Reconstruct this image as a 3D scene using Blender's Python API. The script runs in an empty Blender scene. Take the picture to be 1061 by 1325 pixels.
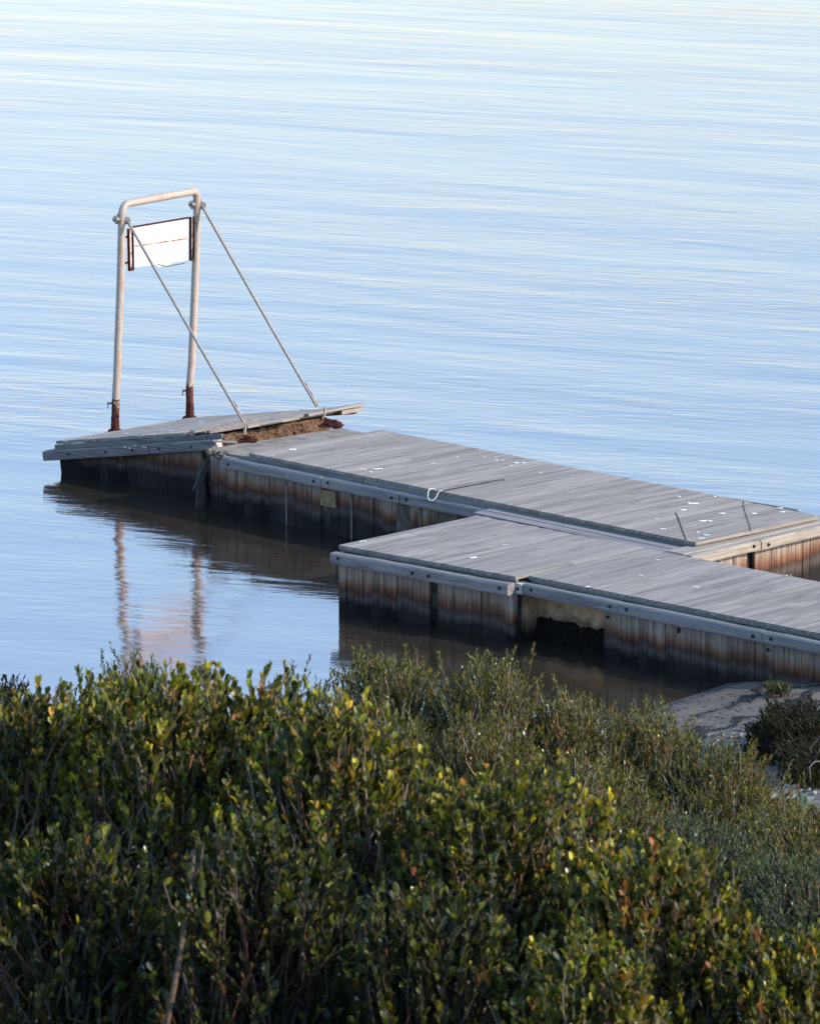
import bpy, bmesh, math, random
import numpy as np
from mathutils import Vector, noise
random.seed(7); rng = np.random.default_rng(11)
sc = bpy.context.scene
C = sc.collection

# ------------------------------------------------------------------ camera
cam_d = bpy.data.cameras.new('camera'); cam = bpy.data.objects.new('camera', cam_d); C.objects.link(cam)
cam.location = (0, 0, 13.375); cam.rotation_euler = (math.radians(90 - 12), 0, 0)
cam_d.sensor_fit = 'VERTICAL'; cam_d.sensor_height = 24; cam_d.lens = 6000 / 1325 * 24
cam_d.clip_start = 0.5; cam_d.clip_end = 6000
cam_d.dof.use_dof = True; cam_d.dof.focus_distance = 59; cam_d.dof.aperture_fstop = 11.5
sc.camera = cam
sc.render.resolution_x = 819; sc.render.resolution_y = 1024
# ------------------------------------------------------------------ sky + sun + exposure
SUN_AZ = math.radians(-20)      # direction towards the sun, measured from +X
SUN_EL = math.radians(27)
w = bpy.data.worlds.new('World'); sc.world = w; w.use_nodes = True
nt = w.node_tree; bg = nt.nodes['Background']
sky = nt.nodes.new('ShaderNodeTexSky'); sky.sky_type = 'NISHITA'; sky.sun_disc = False
sky.sun_elevation = SUN_EL; sky.sun_rotation = math.pi / 2 - SUN_AZ
sky.air_density = 1.35; sky.dust_density = 0.6; sky.ozone_density = 6
nt.links.new(sky.outputs[0], bg.inputs[0]); bg.inputs[1].default_value = 0.15
sd = bpy.data.lights.new('sun', 'SUN'); sun = bpy.data.objects.new('sun', sd); C.objects.link(sun)
sd.energy = 2.2; sd.angle = math.radians(0.53); sd.color = (1.0, 0.88, 0.74)
sv = Vector((math.cos(SUN_AZ) * math.cos(SUN_EL), math.sin(SUN_AZ) * math.cos(SUN_EL), math.sin(SUN_EL)))
sun.rotation_euler = sv.to_track_quat('Z', 'Y').to_euler()
sc.view_settings.view_transform = 'Standard'; sc.view_settings.look = 'None'
sc.view_settings.exposure = 1.86; sc.view_settings.gamma = 1

# ------------------------------------------------------------------ material helpers
class N:
    def __init__(s, name):
        s.m = bpy.data.materials.new(name); s.m.use_nodes = True; s.t = s.m.node_tree
        s.b = s.t.nodes['Principled BSDF']; s.out = s.t.nodes['Material Output']
    def n(s, ty, **k):
        x = s.t.nodes.new('ShaderNode' + ty)
        for a, v in k.items(): setattr(x, a, v)
        return x
    def l(s, a, b): s.t.links.new(a, b)
    def pos(s): return s.n('NewGeometry').outputs['Position']
    def mapv(s, v, rot=(0,0,0), scale=(1,1,1), loc=(0,0,0)):
        # rotate first, then scale
        a = s.n('VectorRotate', rotation_type='EULER_XYZ'); a.inputs['Rotation'].default_value = rot; s.l(v, a.inputs['Vector'])
        m = s.n('Mapping'); m.inputs['Scale'].default_value = scale; m.inputs['Location'].default_value = loc
        s.l(a.outputs[0], m.inputs[0]); return m.outputs[0]
    def noise(s, v, scale=1, detail=4, rough=.55, dist=0):
        x = s.n('TexNoise'); x.inputs['Scale'].default_value = scale; x.inputs['Detail'].default_value = detail
        x.inputs['Roughness'].default_value = rough; x.inputs['Distortion'].default_value = dist
        s.l(v, x.inputs['Vector']); return x.outputs[0]
    def ramp(s, f, stops):
        x = s.n('ValToRGB'); e = x.color_ramp.elements
        while len(e) < len(stops): e.new(0.5)
        for i, (p, c) in enumerate(stops):
            e[i].position = p; e[i].color = (c if isinstance(c, tuple) else (c, c, c)) + (1,) if not (isinstance(c, tuple) and len(c) == 4) else c
        s.l(f, x.inputs[0]); return x.outputs[0]
    def math(s, op, a, b=None, clamp=False):
        x = s.n('Math', operation=op); x.use_clamp = clamp
        for i, v in enumerate((a, b)):
            if v is None: continue
            if isinstance(v, (int, float)): x.inputs[i].default_value = v
            else: s.l(v, x.inputs[i])
        return x.outputs[0]
    def mix(s, f, a, b, mode='MIX'):
        x = s.n('Mix', data_type='RGBA', blend_type=mode); x.clamp_factor = True
        for i, v in ((0, f), (6, a), (7, b)):
            if isinstance(v, (int, float)): x.inputs[i].default_value = v if i == 0 else (v, v, v, 1)
            elif isinstance(v, tuple): x.inputs[i].default_value = v + (1,)
            else: s.l(v, x.inputs[i])
        return x.outputs[2]
    def sep(s, v):
        x = s.n('SeparateXYZ'); s.l(v, x.inputs[0]); return x.outputs
    def bump(s, h, strength=.5, dist=.01, normal=None):
        x = s.n('Bump'); x.inputs['Strength'].default_value = strength; x.inputs['Distance'].default_value = dist
        s.l(h, x.inputs['Height'])
        if normal is not None: s.l(normal, x.inputs['Normal'])
        return x.outputs[0]
    def fin(s, col=None, rough=.8, spec=.3, normal=None, metal=0):
        if col is not None:
            if isinstance(col, tuple): s.b.inputs['Base Color'].default_value = col + (1,)
            else: s.l(col, s.b.inputs['Base Color'])
        if isinstance(rough, (int, float)): s.b.inputs['Roughness'].default_value = rough
        else: s.l(rough, s.b.inputs['Roughness'])
        s.b.inputs['Specular IOR Level'].default_value = spec; s.b.inputs['Metallic'].default_value = metal
        if normal is not None: s.l(normal, s.b.inputs['Normal'])
        return s.m

def mat_deck(name, ang, base=(.30,.285,.28), dark=(.17,.16,.16), light=(.42,.40,.385)):
    """weathered boards whose grain runs at angle ang (degrees from +X)"""
    f_ = (.575,.525,.465) if 'boards' in name else (.64,.585,.53)
    base, dark, light = [tuple(a_ * b_ for a_, b_ in zip(c_, f_)) for c_ in (base, dark, light)]
    k = N(name); p = k.pos()
    g = k.mapv(p, rot=(0,0,-math.radians(ang)), scale=(1.2, 34, 34))
    grain = k.noise(g, 1, 5, .65)
    streak = k.noise(k.mapv(p, rot=(0,0,-math.radians(ang)), scale=(.55, 7, 7)), 1, 4, .6)
    blot = k.noise(p, .55, 4, .6)
    fine = k.noise(p, 60, 2)
    rnd = k.n('NewGeometry').outputs['Random Per Island']
    c = k.mix(k.ramp(streak, [(.38, 0.0), (.60, 1.0)]), dark, base)
    c = k.mix(k.math('MULTIPLY', k.ramp(grain, [(.44, 0.0), (.66, 1.0)]), .9), c, light)
    c = k.mix(k.math('MULTIPLY', k.ramp(rnd, [(0, 0.0), (1, 1.0)]), .40), c, k.mix(.5, c, dark))
    c = k.mix(k.ramp(k.math('FRACT', k.math('MULTIPLY', rnd, 7.31)), [(.74, 0.0), (1.0, .7)]), c, light)
    c = k.mix(k.ramp(blot, [(.35, .35), (.6, 0.0)]), c, k.mix(.5, c, (.16,.14,.12)))
    crk = k.noise(k.mapv(p, rot=(0,0,-math.radians(ang)), scale=(1.6, 60, 60), loc=(3,1,7)), 1, 3, .7)
    c = k.mix(k.ramp(crk, [(.64, 0.0), (.70, .75)]), c, (.05,.045,.042))
    wp = k.noise(k.mapv(p, rot=(0,0,-math.radians(ang)), scale=(.9, 3.0, 3), loc=(8,2,1)), 1, 5, .7)
    c = k.mix(k.ramp(wp, [(.54, 0.0), (.66, .55)]), c, light)
    # scattered dirt / lichen specks
    sp = k.noise(k.mapv(p, scale=(9, 9, 9)), 1, 3, .7)
    c = k.mix(k.ramp(sp, [(.66, 0.0), (.70, .35)]), c, (.10,.095,.09))
    sp2 = k.noise(k.mapv(p, loc=(5,3,1), scale=(11, 11, 11)), 1, 3, .7)
    c = k.mix(k.ramp(sp2, [(.69, 0.0), (.73, .55)]), c, (.42,.40,.37))
    h = k.math('ADD', k.math('MULTIPLY', grain, 1.0), k.math('MULTIPLY', fine, .3))
    return k.fin(c, .86, .25, k.bump(h, .6, .006))

def mat_clad(name, shift=0.0, tone=1.0):
    """vertical sheeting boards with tidal staining read from height above the water"""
    k = N(name); p = k.pos(); x, y, z = k.sep(p)
    rnd = k.n('NewGeometry').outputs['Random Per Island']
    vg = k.noise(k.mapv(p, scale=(26, 26, 1.1)), 1, 5, .65)
    vs = k.noise(k.mapv(p, scale=(7, 7, .7)), 1, 4, .6)
    low = k.noise(k.mapv(p, scale=(1.1, 1.1, 1.1)), 1, 3, .6)
    zz = k.math('SUBTRACT', z, shift)
    zz = k.math('ADD', zz, k.math('MULTIPLY', k.math('SUBTRACT', vs, .5), .11))
    zz = k.math('ADD', zz, k.math('MULTIPLY', k.math('SUBTRACT', rnd, .5), .075))
    zz = k.math('ADD', zz, k.math('MULTIPLY', k.math('SUBTRACT', low, .5), .32))
    zz = k.math('ADD', zz, k.math('MULTIPLY', k.math('SUBTRACT', vg, .5), .10))
    t = tone
    c = k.ramp(zz, [(.0, (.003,.003,.003)), (.085, (.004,.0035,.003)), (.125, (.022*t,.017*t,.014*t)), (.19, (.055*t,.043*t,.036*t)),
                    (.27, (.040*t,.019*t,.012*t)), (.35, (.13*t,.056*t,.029*t)), (.45, (.19*t,.145*t,.108*t)), (.64, (.235*t,.195*t,.16*t))])
    dk = k.ramp(vg, [(.30, .25), (.52, 1.0), (.8, 1.45)])
    c = k.mix(1.0, c, dk, 'MULTIPLY')
    c = k.mix(k.ramp(rnd, [(0, .5), (1, 0.0)]), c, k.mix(.5, c, (.06,.045,.04)))
    c = k.mix(k.ramp(k.math('FRACT', k.math('MULTIPLY', rnd, 5.7)), [(.8, 0.0), (1, .35)]), c, k.mix(1.0, c, 1.7, 'MULTIPLY'))
    return k.fin(c, .9, .1, k.bump(vg, .7, .01))

def mat_concrete(name, col=(.30,.25,.19), dark=(.10,.08,.06), rough_h=.02, sc_=6, wet=True):
    k = N(name); p = k.pos(); x, y, z = k.sep(p)
    a = k.noise(p, sc_, 6, .65); b = k.noise(p, sc_ * 5, 4, .6)
    c = k.mix(k.ramp(a, [(.36, 0.0), (.62, 1.0)]), dark, col)
    c = k.mix(k.ramp(b, [(.55, 0.0), (.75, .5)]), c, tuple(v * 1.5 for v in col))
    if wet:
        zz = k.math('ADD', z, k.math('MULTIPLY', k.math('SUBTRACT', a, .5), .3))
        c = k.mix(k.ramp(zz, [(.05, 1.0), (.24, .6), (.36, 0.0)]), c, (.008,.007,.006))
    h = k.math('ADD', a, k.math('MULTIPLY', b, .4))
    return k.fin(c, .92, .2, k.bump(h, .9, rough_h))

def mat_paint_pipe(name, col, rust_z, rust_k=.6):
    """grey-white galvanised pipe, rusting at its foot"""
    k = N(name); p = k.pos(); x, y, z = k.sep(p)
    a = k.noise(p, 9, 5, .65); b = k.noise(k.mapv(p, scale=(30,30,4)), 1, 4, .6)
    c = k.mix(k.ramp(b, [(.3, 0.0), (.7, 1.0)]), tuple(v * .78 for v in col), col)
    c = k.mix(k.ramp(a, [(.52, 0.0), (.62, .65)]), c, (.26,.13,.07))
    zz = k.math('ADD', z, k.math('MULTIPLY', k.math('SUBTRACT', a, .5), .9))
    f = k.ramp(k.math('SUBTRACT', zz, rust_z - .5), [(.46, 1.0), (.50, 0.0)])
    rust = k.mix(k.ramp(b, [(.35, 0.0), (.65, 1.0)]), (.022,.005,.004), (.10,.024,.011))
    f2 = k.ramp(zz, [(3.6, 0.0), (3.9, 1.0)]) if False else None
    c = k.mix(f, c, rust)
    return k.fin(c, k.mix(f, .5, .9), .4, k.bump(a, .4, .006))

def mat_simple(name, col, rough=.7, var=.35, scale=20, spec=.3, bump=.3, metal=0, col2=None):
    k = N(name); p = k.pos(); a = k.noise(p, scale, 4, .6)
    c2 = col2 or tuple(v * (1 - var) for v in col)
    c = k.mix(k.ramp(a, [(.35, 0.0), (.65, 1.0)]), c2, col)
    return k.fin(c, rough, spec, k.bump(a, bump, .005), metal)

def mat_leaf(name, rough=.42, trans=.35, spec=.45):
    k = N(name)
    at = k.n('Attribute', attribute_name='tint'); col = at.outputs['Color']
    k.l(col, k.b.inputs['Base Color']); k.b.inputs['Roughness'].default_value = rough
    k.b.inputs['Specular IOR Level'].default_value = spec
    tr = k.n('BsdfTranslucent'); cc = k.mix(1.0, col, (1.9, 1.6, .4), 'MULTIPLY'); k.l(cc, tr.inputs[0])
    ms = k.n('MixShader'); ms.inputs[0].default_value = trans
    k.l(k.b.outputs[0], ms.inputs[1]); k.l(tr.outputs[0], ms.inputs[2]); k.l(ms.outputs[0], k.out.inputs[0])
    return k.m

M = {}
M['deckA'] = mat_deck('weathered_deck_boards', 43.5, base=(.31,.287,.265), dark=(.19,.173,.16), light=(.45,.42,.39))
M['deckB'] = mat_deck('weathered_walkway_boards', 46, base=(.285,.268,.255), dark=(.175,.162,.156), light=(.43,.41,.385))
M['deckT'] = mat_deck('weathered_tilted_boards', 52, base=(.29,.27,.26), dark=(.19,.175,.17), light=(.42,.39,.37))
M['beamA'] = mat_deck('grey_fender_timber', -43, base=(.25,.245,.255), dark=(.14,.137,.145), light=(.33,.32,.33))
M['beamP'] = mat_deck('pale_end_timber', 45, base=(.36,.33,.28), dark=(.24,.215,.18), light=(.46,.43,.37))
M['beamT'] = mat_deck('slate_grey_timber', -38, base=(.17,.165,.175), dark=(.09,.085,.095), light=(.25,.245,.255))
M['cladA'] = mat_clad('tide_stained_sheeting_high', .11, .9)
M['cladB'] = mat_clad('tide_stained_sheeting', .0, 1.0)
M['cladE'] = mat_clad('tide_stained_end_sheeting', .12, 1.15)
M['cladT'] = mat_clad('tide_stained_dark_sheeting', .10, .8)
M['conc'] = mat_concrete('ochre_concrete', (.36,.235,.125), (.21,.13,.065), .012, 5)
M['rubble'] = mat_concrete('brown_crumbled_concrete', (.145,.085,.047), (.038,.02,.012), .05, 14, False)
M['slab'] = mat_concrete('worn_slab_concrete', (.20,.165,.13), (.11,.088,.068), .01, 5, False)
M['crumb'] = mat_concrete('weathered_rubble', (.17,.145,.11), (.04,.033,.025), .03, 16, False)
M['core'] = mat_concrete('dark_wet_concrete', (.09,.075,.055), (.02,.017,.013), .03, 5)
M['pipe'] = mat_paint_pipe('galvanised_pipe', (.29,.235,.185), .78)
M['brace'] = mat_simple('brace_steel', (.25,.21,.17), .6, .4, 30, .4)
M['rust'] = mat_simple('rusted_steel', (.055,.013,.008), .9, .7, 25, .2, .8)
M['rustrail'] = mat_simple('rusting_channel', (.42,.36,.32), .8, .5, 12, .3, .5, col2=(.20,.09,.05))
M['white'] = mat_simple('white_board_paint', (.345,.36,.38), .55, .06, 4, .3, .05)
M['bolt'] = mat_simple('dark_bolt_steel', (.025,.022,.02), .8, .4, 40)
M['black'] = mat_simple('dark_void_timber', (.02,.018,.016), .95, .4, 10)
M['joist'] = mat_simple('joist_timber', (.16,.13,.10), .9, .4, 12)
M['rope'] = mat_simple('pale_rope', (.40,.385,.34), .9, .2, 60)
M['poo'] = mat_simple('bird_lime', (.64,.635,.61), .9, .15, 40)
M['mussel'] = mat_simple('mussel_crust', (.012,.009,.007), .95, .7, 40, .08, 1.0)
M['leaf'] = mat_leaf('broad_leaf', .48, .30, .22)
M['leaf2'] = mat_leaf('narrow_leaf', .6, .3, .15)
M['stem'] = mat_leaf('stem_bark', .85, .0, .2)
M['cactus'] = mat_simple('cactus_skin', (.055,.092,.06), .6, .25, 30)
M['wrack'] = mat_simple('dried_weed', (.022,.017,.013), .95, .5, 20)
M['pebble'] = mat_simple('pale_pebble', (.24,.215,.19), .85, .5, 6)

# ------------------------------------------------------------------ object helpers
def setp(o, label=None, cat=None, group=None, kind=None):
    if label: o['label'] = label
    if cat: o['category'] = cat
    if group: o['group'] = group
    if kind: o['kind'] = kind
    return o
def thing(name, loc, label, cat, group=None):
    o = bpy.data.objects.new(name, None); C.objects.link(o); o.location = loc; o.empty_display_size = .2
    return setp(o, label, cat, group)
WORLD = {}
def wloc(o):
    v = Vector((0,0,0))
    while o is not None: v = v + o.location; o = o.parent
    return v
def link(name, me, parent=None):
    """mesh is given in world coordinates"""
    o = bpy.data.objects.new(name, me); C.objects.link(o)
    if parent is not None:
        o.parent = parent; off = wloc(parent)
        me.transform(__import__('mathutils').Matrix.Translation(-off))
    return o
class MB:
    def __init__(s): s.v = []; s.f = []; s.mi = []
    def add(s, vs, fs, mi=0):
        o = len(s.v); s.v += [tuple(v) for v in vs]; s.f += [tuple(i + o for i in f) for f in fs]; s.mi += [mi] * len(fs)
    def prism(s, poly, z0, z1, mi=0):
        """poly: xy list; z0,z1 floats or lists"""
        n = len(poly); a = z0 if isinstance(z0, (list, tuple)) else [z0] * n; b = z1 if isinstance(z1, (list, tuple)) else [z1] * n
        vs = [(p[0], p[1], a[i]) for i, p in enumerate(poly)] + [(p[0], p[1], b[i]) for i, p in enumerate(poly)]
        fs = [tuple(range(n))[::-1], tuple(range(n, 2 * n))] + [(i, (i + 1) % n, n + (i + 1) % n, n + i) for i in range(n)]
        s.add(vs, fs, mi)
    def hexa(s, b, t, mi=0):
        """four bottom points, four top points, same order"""
        s.add(list(b) + list(t), [(3,2,1,0), (4,5,6,7), (0,1,5,4), (1,2,6,5), (2,3,7,6), (3,0,4,7)], mi)
    def bar(s, p0, p1, w, h, up=(0,0,1), mi=0):
        p0 = Vector(p0); p1 = Vector(p1); d = (p1 - p0).normalized(); u = Vector(up); sd_ = d.cross(u).normalized(); u = sd_.cross(d).normalized()
        q = [(-w/2,-h/2), (w/2,-h/2), (w/2,h/2), (-w/2,h/2)]
        s.hexa([p0 + sd_ * a + u * b for a, b in q], [p1 + sd_ * a + u * b for a, b in q], mi)
    def tube(s, pts, r, n=12, cap=True, mi=0):
        pts = [Vector(p) for p in pts]; K = len(pts); rr = r if isinstance(r, (list, tuple)) else [r] * K
        ref = None; rings = []
        for i, p in enumerate(pts):
            d = (pts[min(i+1, K-1)] - pts[max(i-1, 0)]).normalized()
            if ref is None:
                ref = d.orthogonal().normalized()
            ref = (ref - d * ref.dot(d)).normalized(); b = d.cross(ref)
            rings.append([p + (ref * math.cos(2*math.pi*j/n) + b * math.sin(2*math.pi*j/n)) * rr[i] for j in range(n)])
        vs = [v for r_ in rings for v in r_]; fs = []
        for i in range(K - 1):
            for j in range(n):
                fs.append((i*n+j, i*n+(j+1)%n, (i+1)*n+(j+1)%n, (i+1)*n+j))
        if cap: fs += [tuple(range(n))[::-1], tuple(range((K-1)*n, K*n))]
        s.add(vs, fs, mi)
    def build(s, name, mats, parent=None, bevel=0, smooth=False, seg=2):
        me = bpy.data.meshes.new(name); me.from_pydata(s.v, [], s.f)
        if not isinstance(mats, (list, tuple)): mats = [mats]
        for m in mats: me.materials.append(m)
        me.polygons.foreach_set('material_index', s.mi)
        bm = bmesh.new(); bm.from_mesh(me); bmesh.ops.recalc_face_normals(bm, faces=bm.faces); bm.to_mesh(me); bm.free()
        if smooth:
            me.polygons.foreach_set('use_smooth', [True] * len(me.polygons))
        o = link(name, me, parent)
        if bevel:
            b = o.modifiers.new('bevel', 'BEVEL'); b.width = bevel; b.segments = seg; b.limit_method = 'ANGLE'
        return o
def lerp(a, b, t): return tuple(a[i] + (b[i] - a[i]) * t for i in range(len(a)))
def V2(a, b): return (b[0]-a[0], b[1]-a[1])
def unit(v): l = math.hypot(*v); return (v[0]/l, v[1]/l)
def off(p, d, k): return (p[0] + d[0]*k, p[1] + d[1]*k)
def R(a, b): return random.uniform(a, b)

def at(px, py, Yd):
    """world point at photograph pixel px,py and ground distance Yd (used only to read off where a plant stands)"""
    e = math.radians(12); dx = (px - 530.5) / 6000; dy = -(py - 662.5) / 6000
    dyw = math.cos(e) + dy * math.sin(e); dzw = -math.sin(e) + dy * math.cos(e); t = Yd / dyw
    return dx * t, Yd, 13.375 + dzw * t

# ------------------------------------------------------------------ terrain, water
XS = [-40, -8, -4, 0, 2, 2.95, 3.84, 4.83, 8, 14, 60]
YS = [40, 43, 44.5, 47.5, 50.5, 52.16, 53.3, 54.4, 57.5, 62, 66]
yp = [-30, -10, 0, 12, 17, 20, 25, 30]; hp = [16, 13, 11.7, 8.4, 6.9, 6.0, 4.4, 3.3]
def height(x, y):
    x = np.asarray(x, float); y = np.asarray(y, float)
    Ys = np.interp(x, XS, YS)
    wob = .35 * np.sin(x * 1.3 + .5) * np.cos(y * .9) + .2 * np.sin(x * 3.1 + y * 2.2)
    d = Ys - y
    far = np.where(d > 0, 3.3 * (np.clip(d, 0, None) / np.clip(Ys - 30, 1, None)) ** 1.3 + .13 * (1 - np.exp(-np.clip(d, 0, None) / 1.2)), .11 * d)
    near = np.interp(y, yp, hp)
    h = np.where(y < 30, near, far)
    h = h + np.where(d > .5, .05 * wob, 0) + .012 * np.sin(x * 9 + 2 * np.sin(y * 4)) * np.clip(d, 0, 1)
    return np.maximum(h, -3.0)
gx = np.concatenate([[-600, -200, -60, -30, -15], np.arange(-9, 0, .5), np.arange(0, 9, .10), np.arange(9, 15, 1), [20, 40, 90, 250, 600]])
gy = np.concatenate([[-60, -30, -10], np.arange(0, 40, 1.0), np.arange(40, 57, .10), np.arange(57, 75, 1.5), [90, 130, 300, 3000]])
X, Y = np.meshgrid(gx, gy); Z = height(X, Y)
nx_, ny_ = len(gx), len(gy)
me = bpy.data.meshes.new('shore')
idx = np.arange(nx_ * ny_).reshape(ny_, nx_)
fs = np.stack([idx[:-1,:-1], idx[:-1,1:], idx[1:,1:], idx[1:,:-1]], -1).reshape(-1, 4)
me.from_pydata(np.stack([X.ravel(), Y.ravel(), Z.ravel()], -1).tolist(), [], fs.tolist())
me.polygons.foreach_set('use_smooth', [True] * len(me.polygons))
k = N('sandy_shore'); p = k.pos(); x, y, z = k.sep(p)
a = k.noise(p, 1.6, 5, .6); b = k.noise(p, 26, 4, .6); cst = k.noise(k.mapv(p, rot=(0,0,math.radians(-40)), scale=(1.2, 5, 8)), 1, 5, .6, .6)
c = k.mix(k.ramp(a, [(.35, 0.0), (.65, 1.0)]), (.072,.056,.040), (.108,.086,.064))
c = k.mix(k.ramp(b, [(.4, 0.0), (.7, .6)]), c, (.14,.115,.088))
c = k.mix(k.math('MULTIPLY', k.ramp(cst, [(.56, 0.0), (.62, .85)]), k.ramp(z, [(.13, 0.0), (.2, 1.0)])), c, (.028,.022,.018))
zz = k.math('ADD', z, k.math('MULTIPLY', k.math('SUBTRACT', a, .5), .06))
c = k.mix(k.ramp(zz, [(.0, 1.0), (.06, .75), (.09, 0.0)]), c, (.055,.047,.04))
redn = k.noise(k.mapv(p, loc=(3.1,0,0), scale=(.55,.55,.2)), 1, 3, .5)
c = k.mix(k.math('MULTIPLY', k.ramp(k.math('ADD', z, .5), [(.38, 0.0), (.44, 1.0), (.485, 1.0), (.50, 0.0)]), k.ramp(redn, [(.40, 0.0), (.55, .9)])), c, (.16,.05,.035))
# soil further up the bank
c = k.mix(k.ramp(k.math('MULTIPLY', z, .2), [(.3, 0.0), (.42, 1.0)]), c, (.045,.035,.025))
k.fin(c, .9, .25, k.bump(k.math('ADD', b, a), .7, .03)); me.materials.append(k.m)
o = link('shore', me); setp(o, kind='structure'); o['label'] = 'grey sandy bank sloping down into the water'

k = N('sea_water'); p = k.pos(); x, y, z = k.sep(p)
r0 = math.radians(16)
n1 = k.noise(k.mapv(p, rot=(0,0,r0), scale=(1.7, 5.2, 1)), 1, 4, .55, .4)        # small ripples
n2 = k.noise(k.mapv(p, rot=(0,0,r0*1.3), scale=(.33, .95, 1)), 1, 3, .5, .3)       # wavelets
n3 = k.noise(k.mapv(p, rot=(0,0,r0*1.7), scale=(.035, .16, 1)), 1, 3, .5)              # swell patches
calm = k.ramp(k.math('MULTIPLY', y, .01), [(.50, .38), (.60, .6), (.70, 1.0), (.85, .8), (1.0, .6)])
amp = k.ramp(k.noise(k.mapv(p, rot=(0,0,r0*1.5), scale=(.045, .16, 1)), 1, 4, .6), [(.38, .2), (.62, 1.0)])
h = k.math('ADD', k.math('MULTIPLY', k.math('MULTIPLY', n1, amp), .036), k.math('MULTIPLY', k.math('MULTIPLY', n2, amp), .055))
h = k.math('MULTIPLY', calm, h)
n4 = k.noise(k.mapv(p, rot=(0,0,r0*1.7), scale=(.10, .42, 1)), 1, 2, .5, .5)
h = k.math('ADD', h, k.math('MULTIPLY', k.math('MULTIPLY', n4, calm), .11))
h = k.math('ADD', h, k.math('MULTIPLY', n3, .15))
nrm = k.bump(h, 1.0, .38)
k.bump_node = nrm.node
fr = k.n('Fresnel'); fr.inputs[0].default_value = 5.2; k.l(nrm, fr.inputs['Normal'])
gl = k.n('BsdfGlossy'); gl.inputs['Roughness'].default_value = .055; gl.inputs['Color'].default_value = (1,.79,.76,1); k.l(nrm, gl.inputs['Normal'])
df = k.n('BsdfDiffuse'); df.inputs['Color'].default_value = (.032,.031,.021,1)
tp = k.n('BsdfTransparent'); tp.inputs['Color'].default_value = (.72,.68,.55,1)
m1 = k.n('MixShader'); m1.inputs[0].default_value = .45; k.l(df.outputs[0], m1.inputs[1]); k.l(tp.outputs[0], m1.inputs[2])
m2 = k.n('MixShader'); k.l(fr.outputs[0], m2.inputs[0]); k.l(m1.outputs[0], m2.inputs[1]); k.l(gl.outputs[0], m2.inputs[2])
k.l(m2.outputs[0], k.out.inputs[0])
mb = MB(); mb.add([(-900,20,0), (900,20,0), (3500,5500,0), (-3500,5500,0)], [(0,1,2,3)])
setp(mb.build('water', k.m), kind='structure')

# ------------------------------------------------------------------ timber builders
def boards(mb, F0, F1, K0, K1, z, th, width=.125, gap=.009, split=None, over=.01, zf=None, mi=0, skip=()):
    """deck boards from front line F0-F1 to back line K0-K1"""
    L = math.dist(F0, F1); n = max(1, int(round(L / width)))
    for i in range(n):
        if i in skip: continue
        t0 = i / n + gap / L / 2; t1 = (i + 1) / n - gap / L / 2
        f0 = lerp(F0, F1, t0); f1 = lerp(F0, F1, t1); k0 = lerp(K0, K1, t0); k1 = lerp(K0, K1, t1)
        e = R(-over, over) * .25; e2 = R(-over, over); dz = R(-.0015, .0015); tl = R(-.0012, .0012)
        d = unit(V2(f0, k0))
        f0 = off(f0, d, e); f1 = off(f1, d, e); k0 = off(k0, d, e2); k1 = off(k1, d, e2)
        cuts = [0, 1]
        if split: 
            s_ = split[i % len(split)]
            if s_: cuts = [0, s_, 1]
        for a, b in zip(cuts[:-1], cuts[1:]):
            ga = .004 / 2.4 if a > 0 else 0; gb = .004 / 2.4 if b < 1 else 0
            q = [lerp(f0, k0, a + ga), lerp(f1, k1, a + ga), lerp(f1, k1, b - gb), lerp(f0, k0, b - gb)]
            zt = z + dz + (R(-.002,.002) if a else 0)
            if zf:
                zz = [zf(*p_) + dz + (tl if j in (1, 2) else 0) for j, p_ in enumerate(q)]
                mb.prism(q, [v - th for v in zz], zz, mi)
            else:
                mb.prism(q, zt - th, [zt - tl, zt + tl, zt + tl, zt - tl], mi)
def cladding(mb, A, B, zt, zb, width=.15, th=.045, outward=(0,0), gaps=(), mi=0):
    L = math.dist(A, B); n = int(round(L / width)); 
    for i in range(n):
        if i in gaps: continue
        w0 = i / n + .003 / L; w1 = (i + 1) / n - .003 / L
        a = lerp(A, B, w0); b = lerp(A, B, w1); o1 = R(-.007, .007)
        a = off(a, outward, o1); b = off(b, outward, o1 + R(-.004, .004))
        top = zt + R(-.006, .004); bot = zb + R(-.05, .05)
        q = [a, b, off(b, outward, -th), off(a, outward, -th)]
        mb.prism(q, bot, top, mi)
def ground_bolt(parent, pos, nrm, r=.022):
    mb = MB(); p_ = Vector(pos); n_ = Vector(nrm).normalized()
    mb.tube([p_ - n_ * .01, p_ + n_ * .004], r, 10)
    mb.tube([p_ + n_ * .0035, p_ + n_ * .022], r * .5, 6)
    return mb.build('bolt', M['bolt'], parent)
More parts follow.
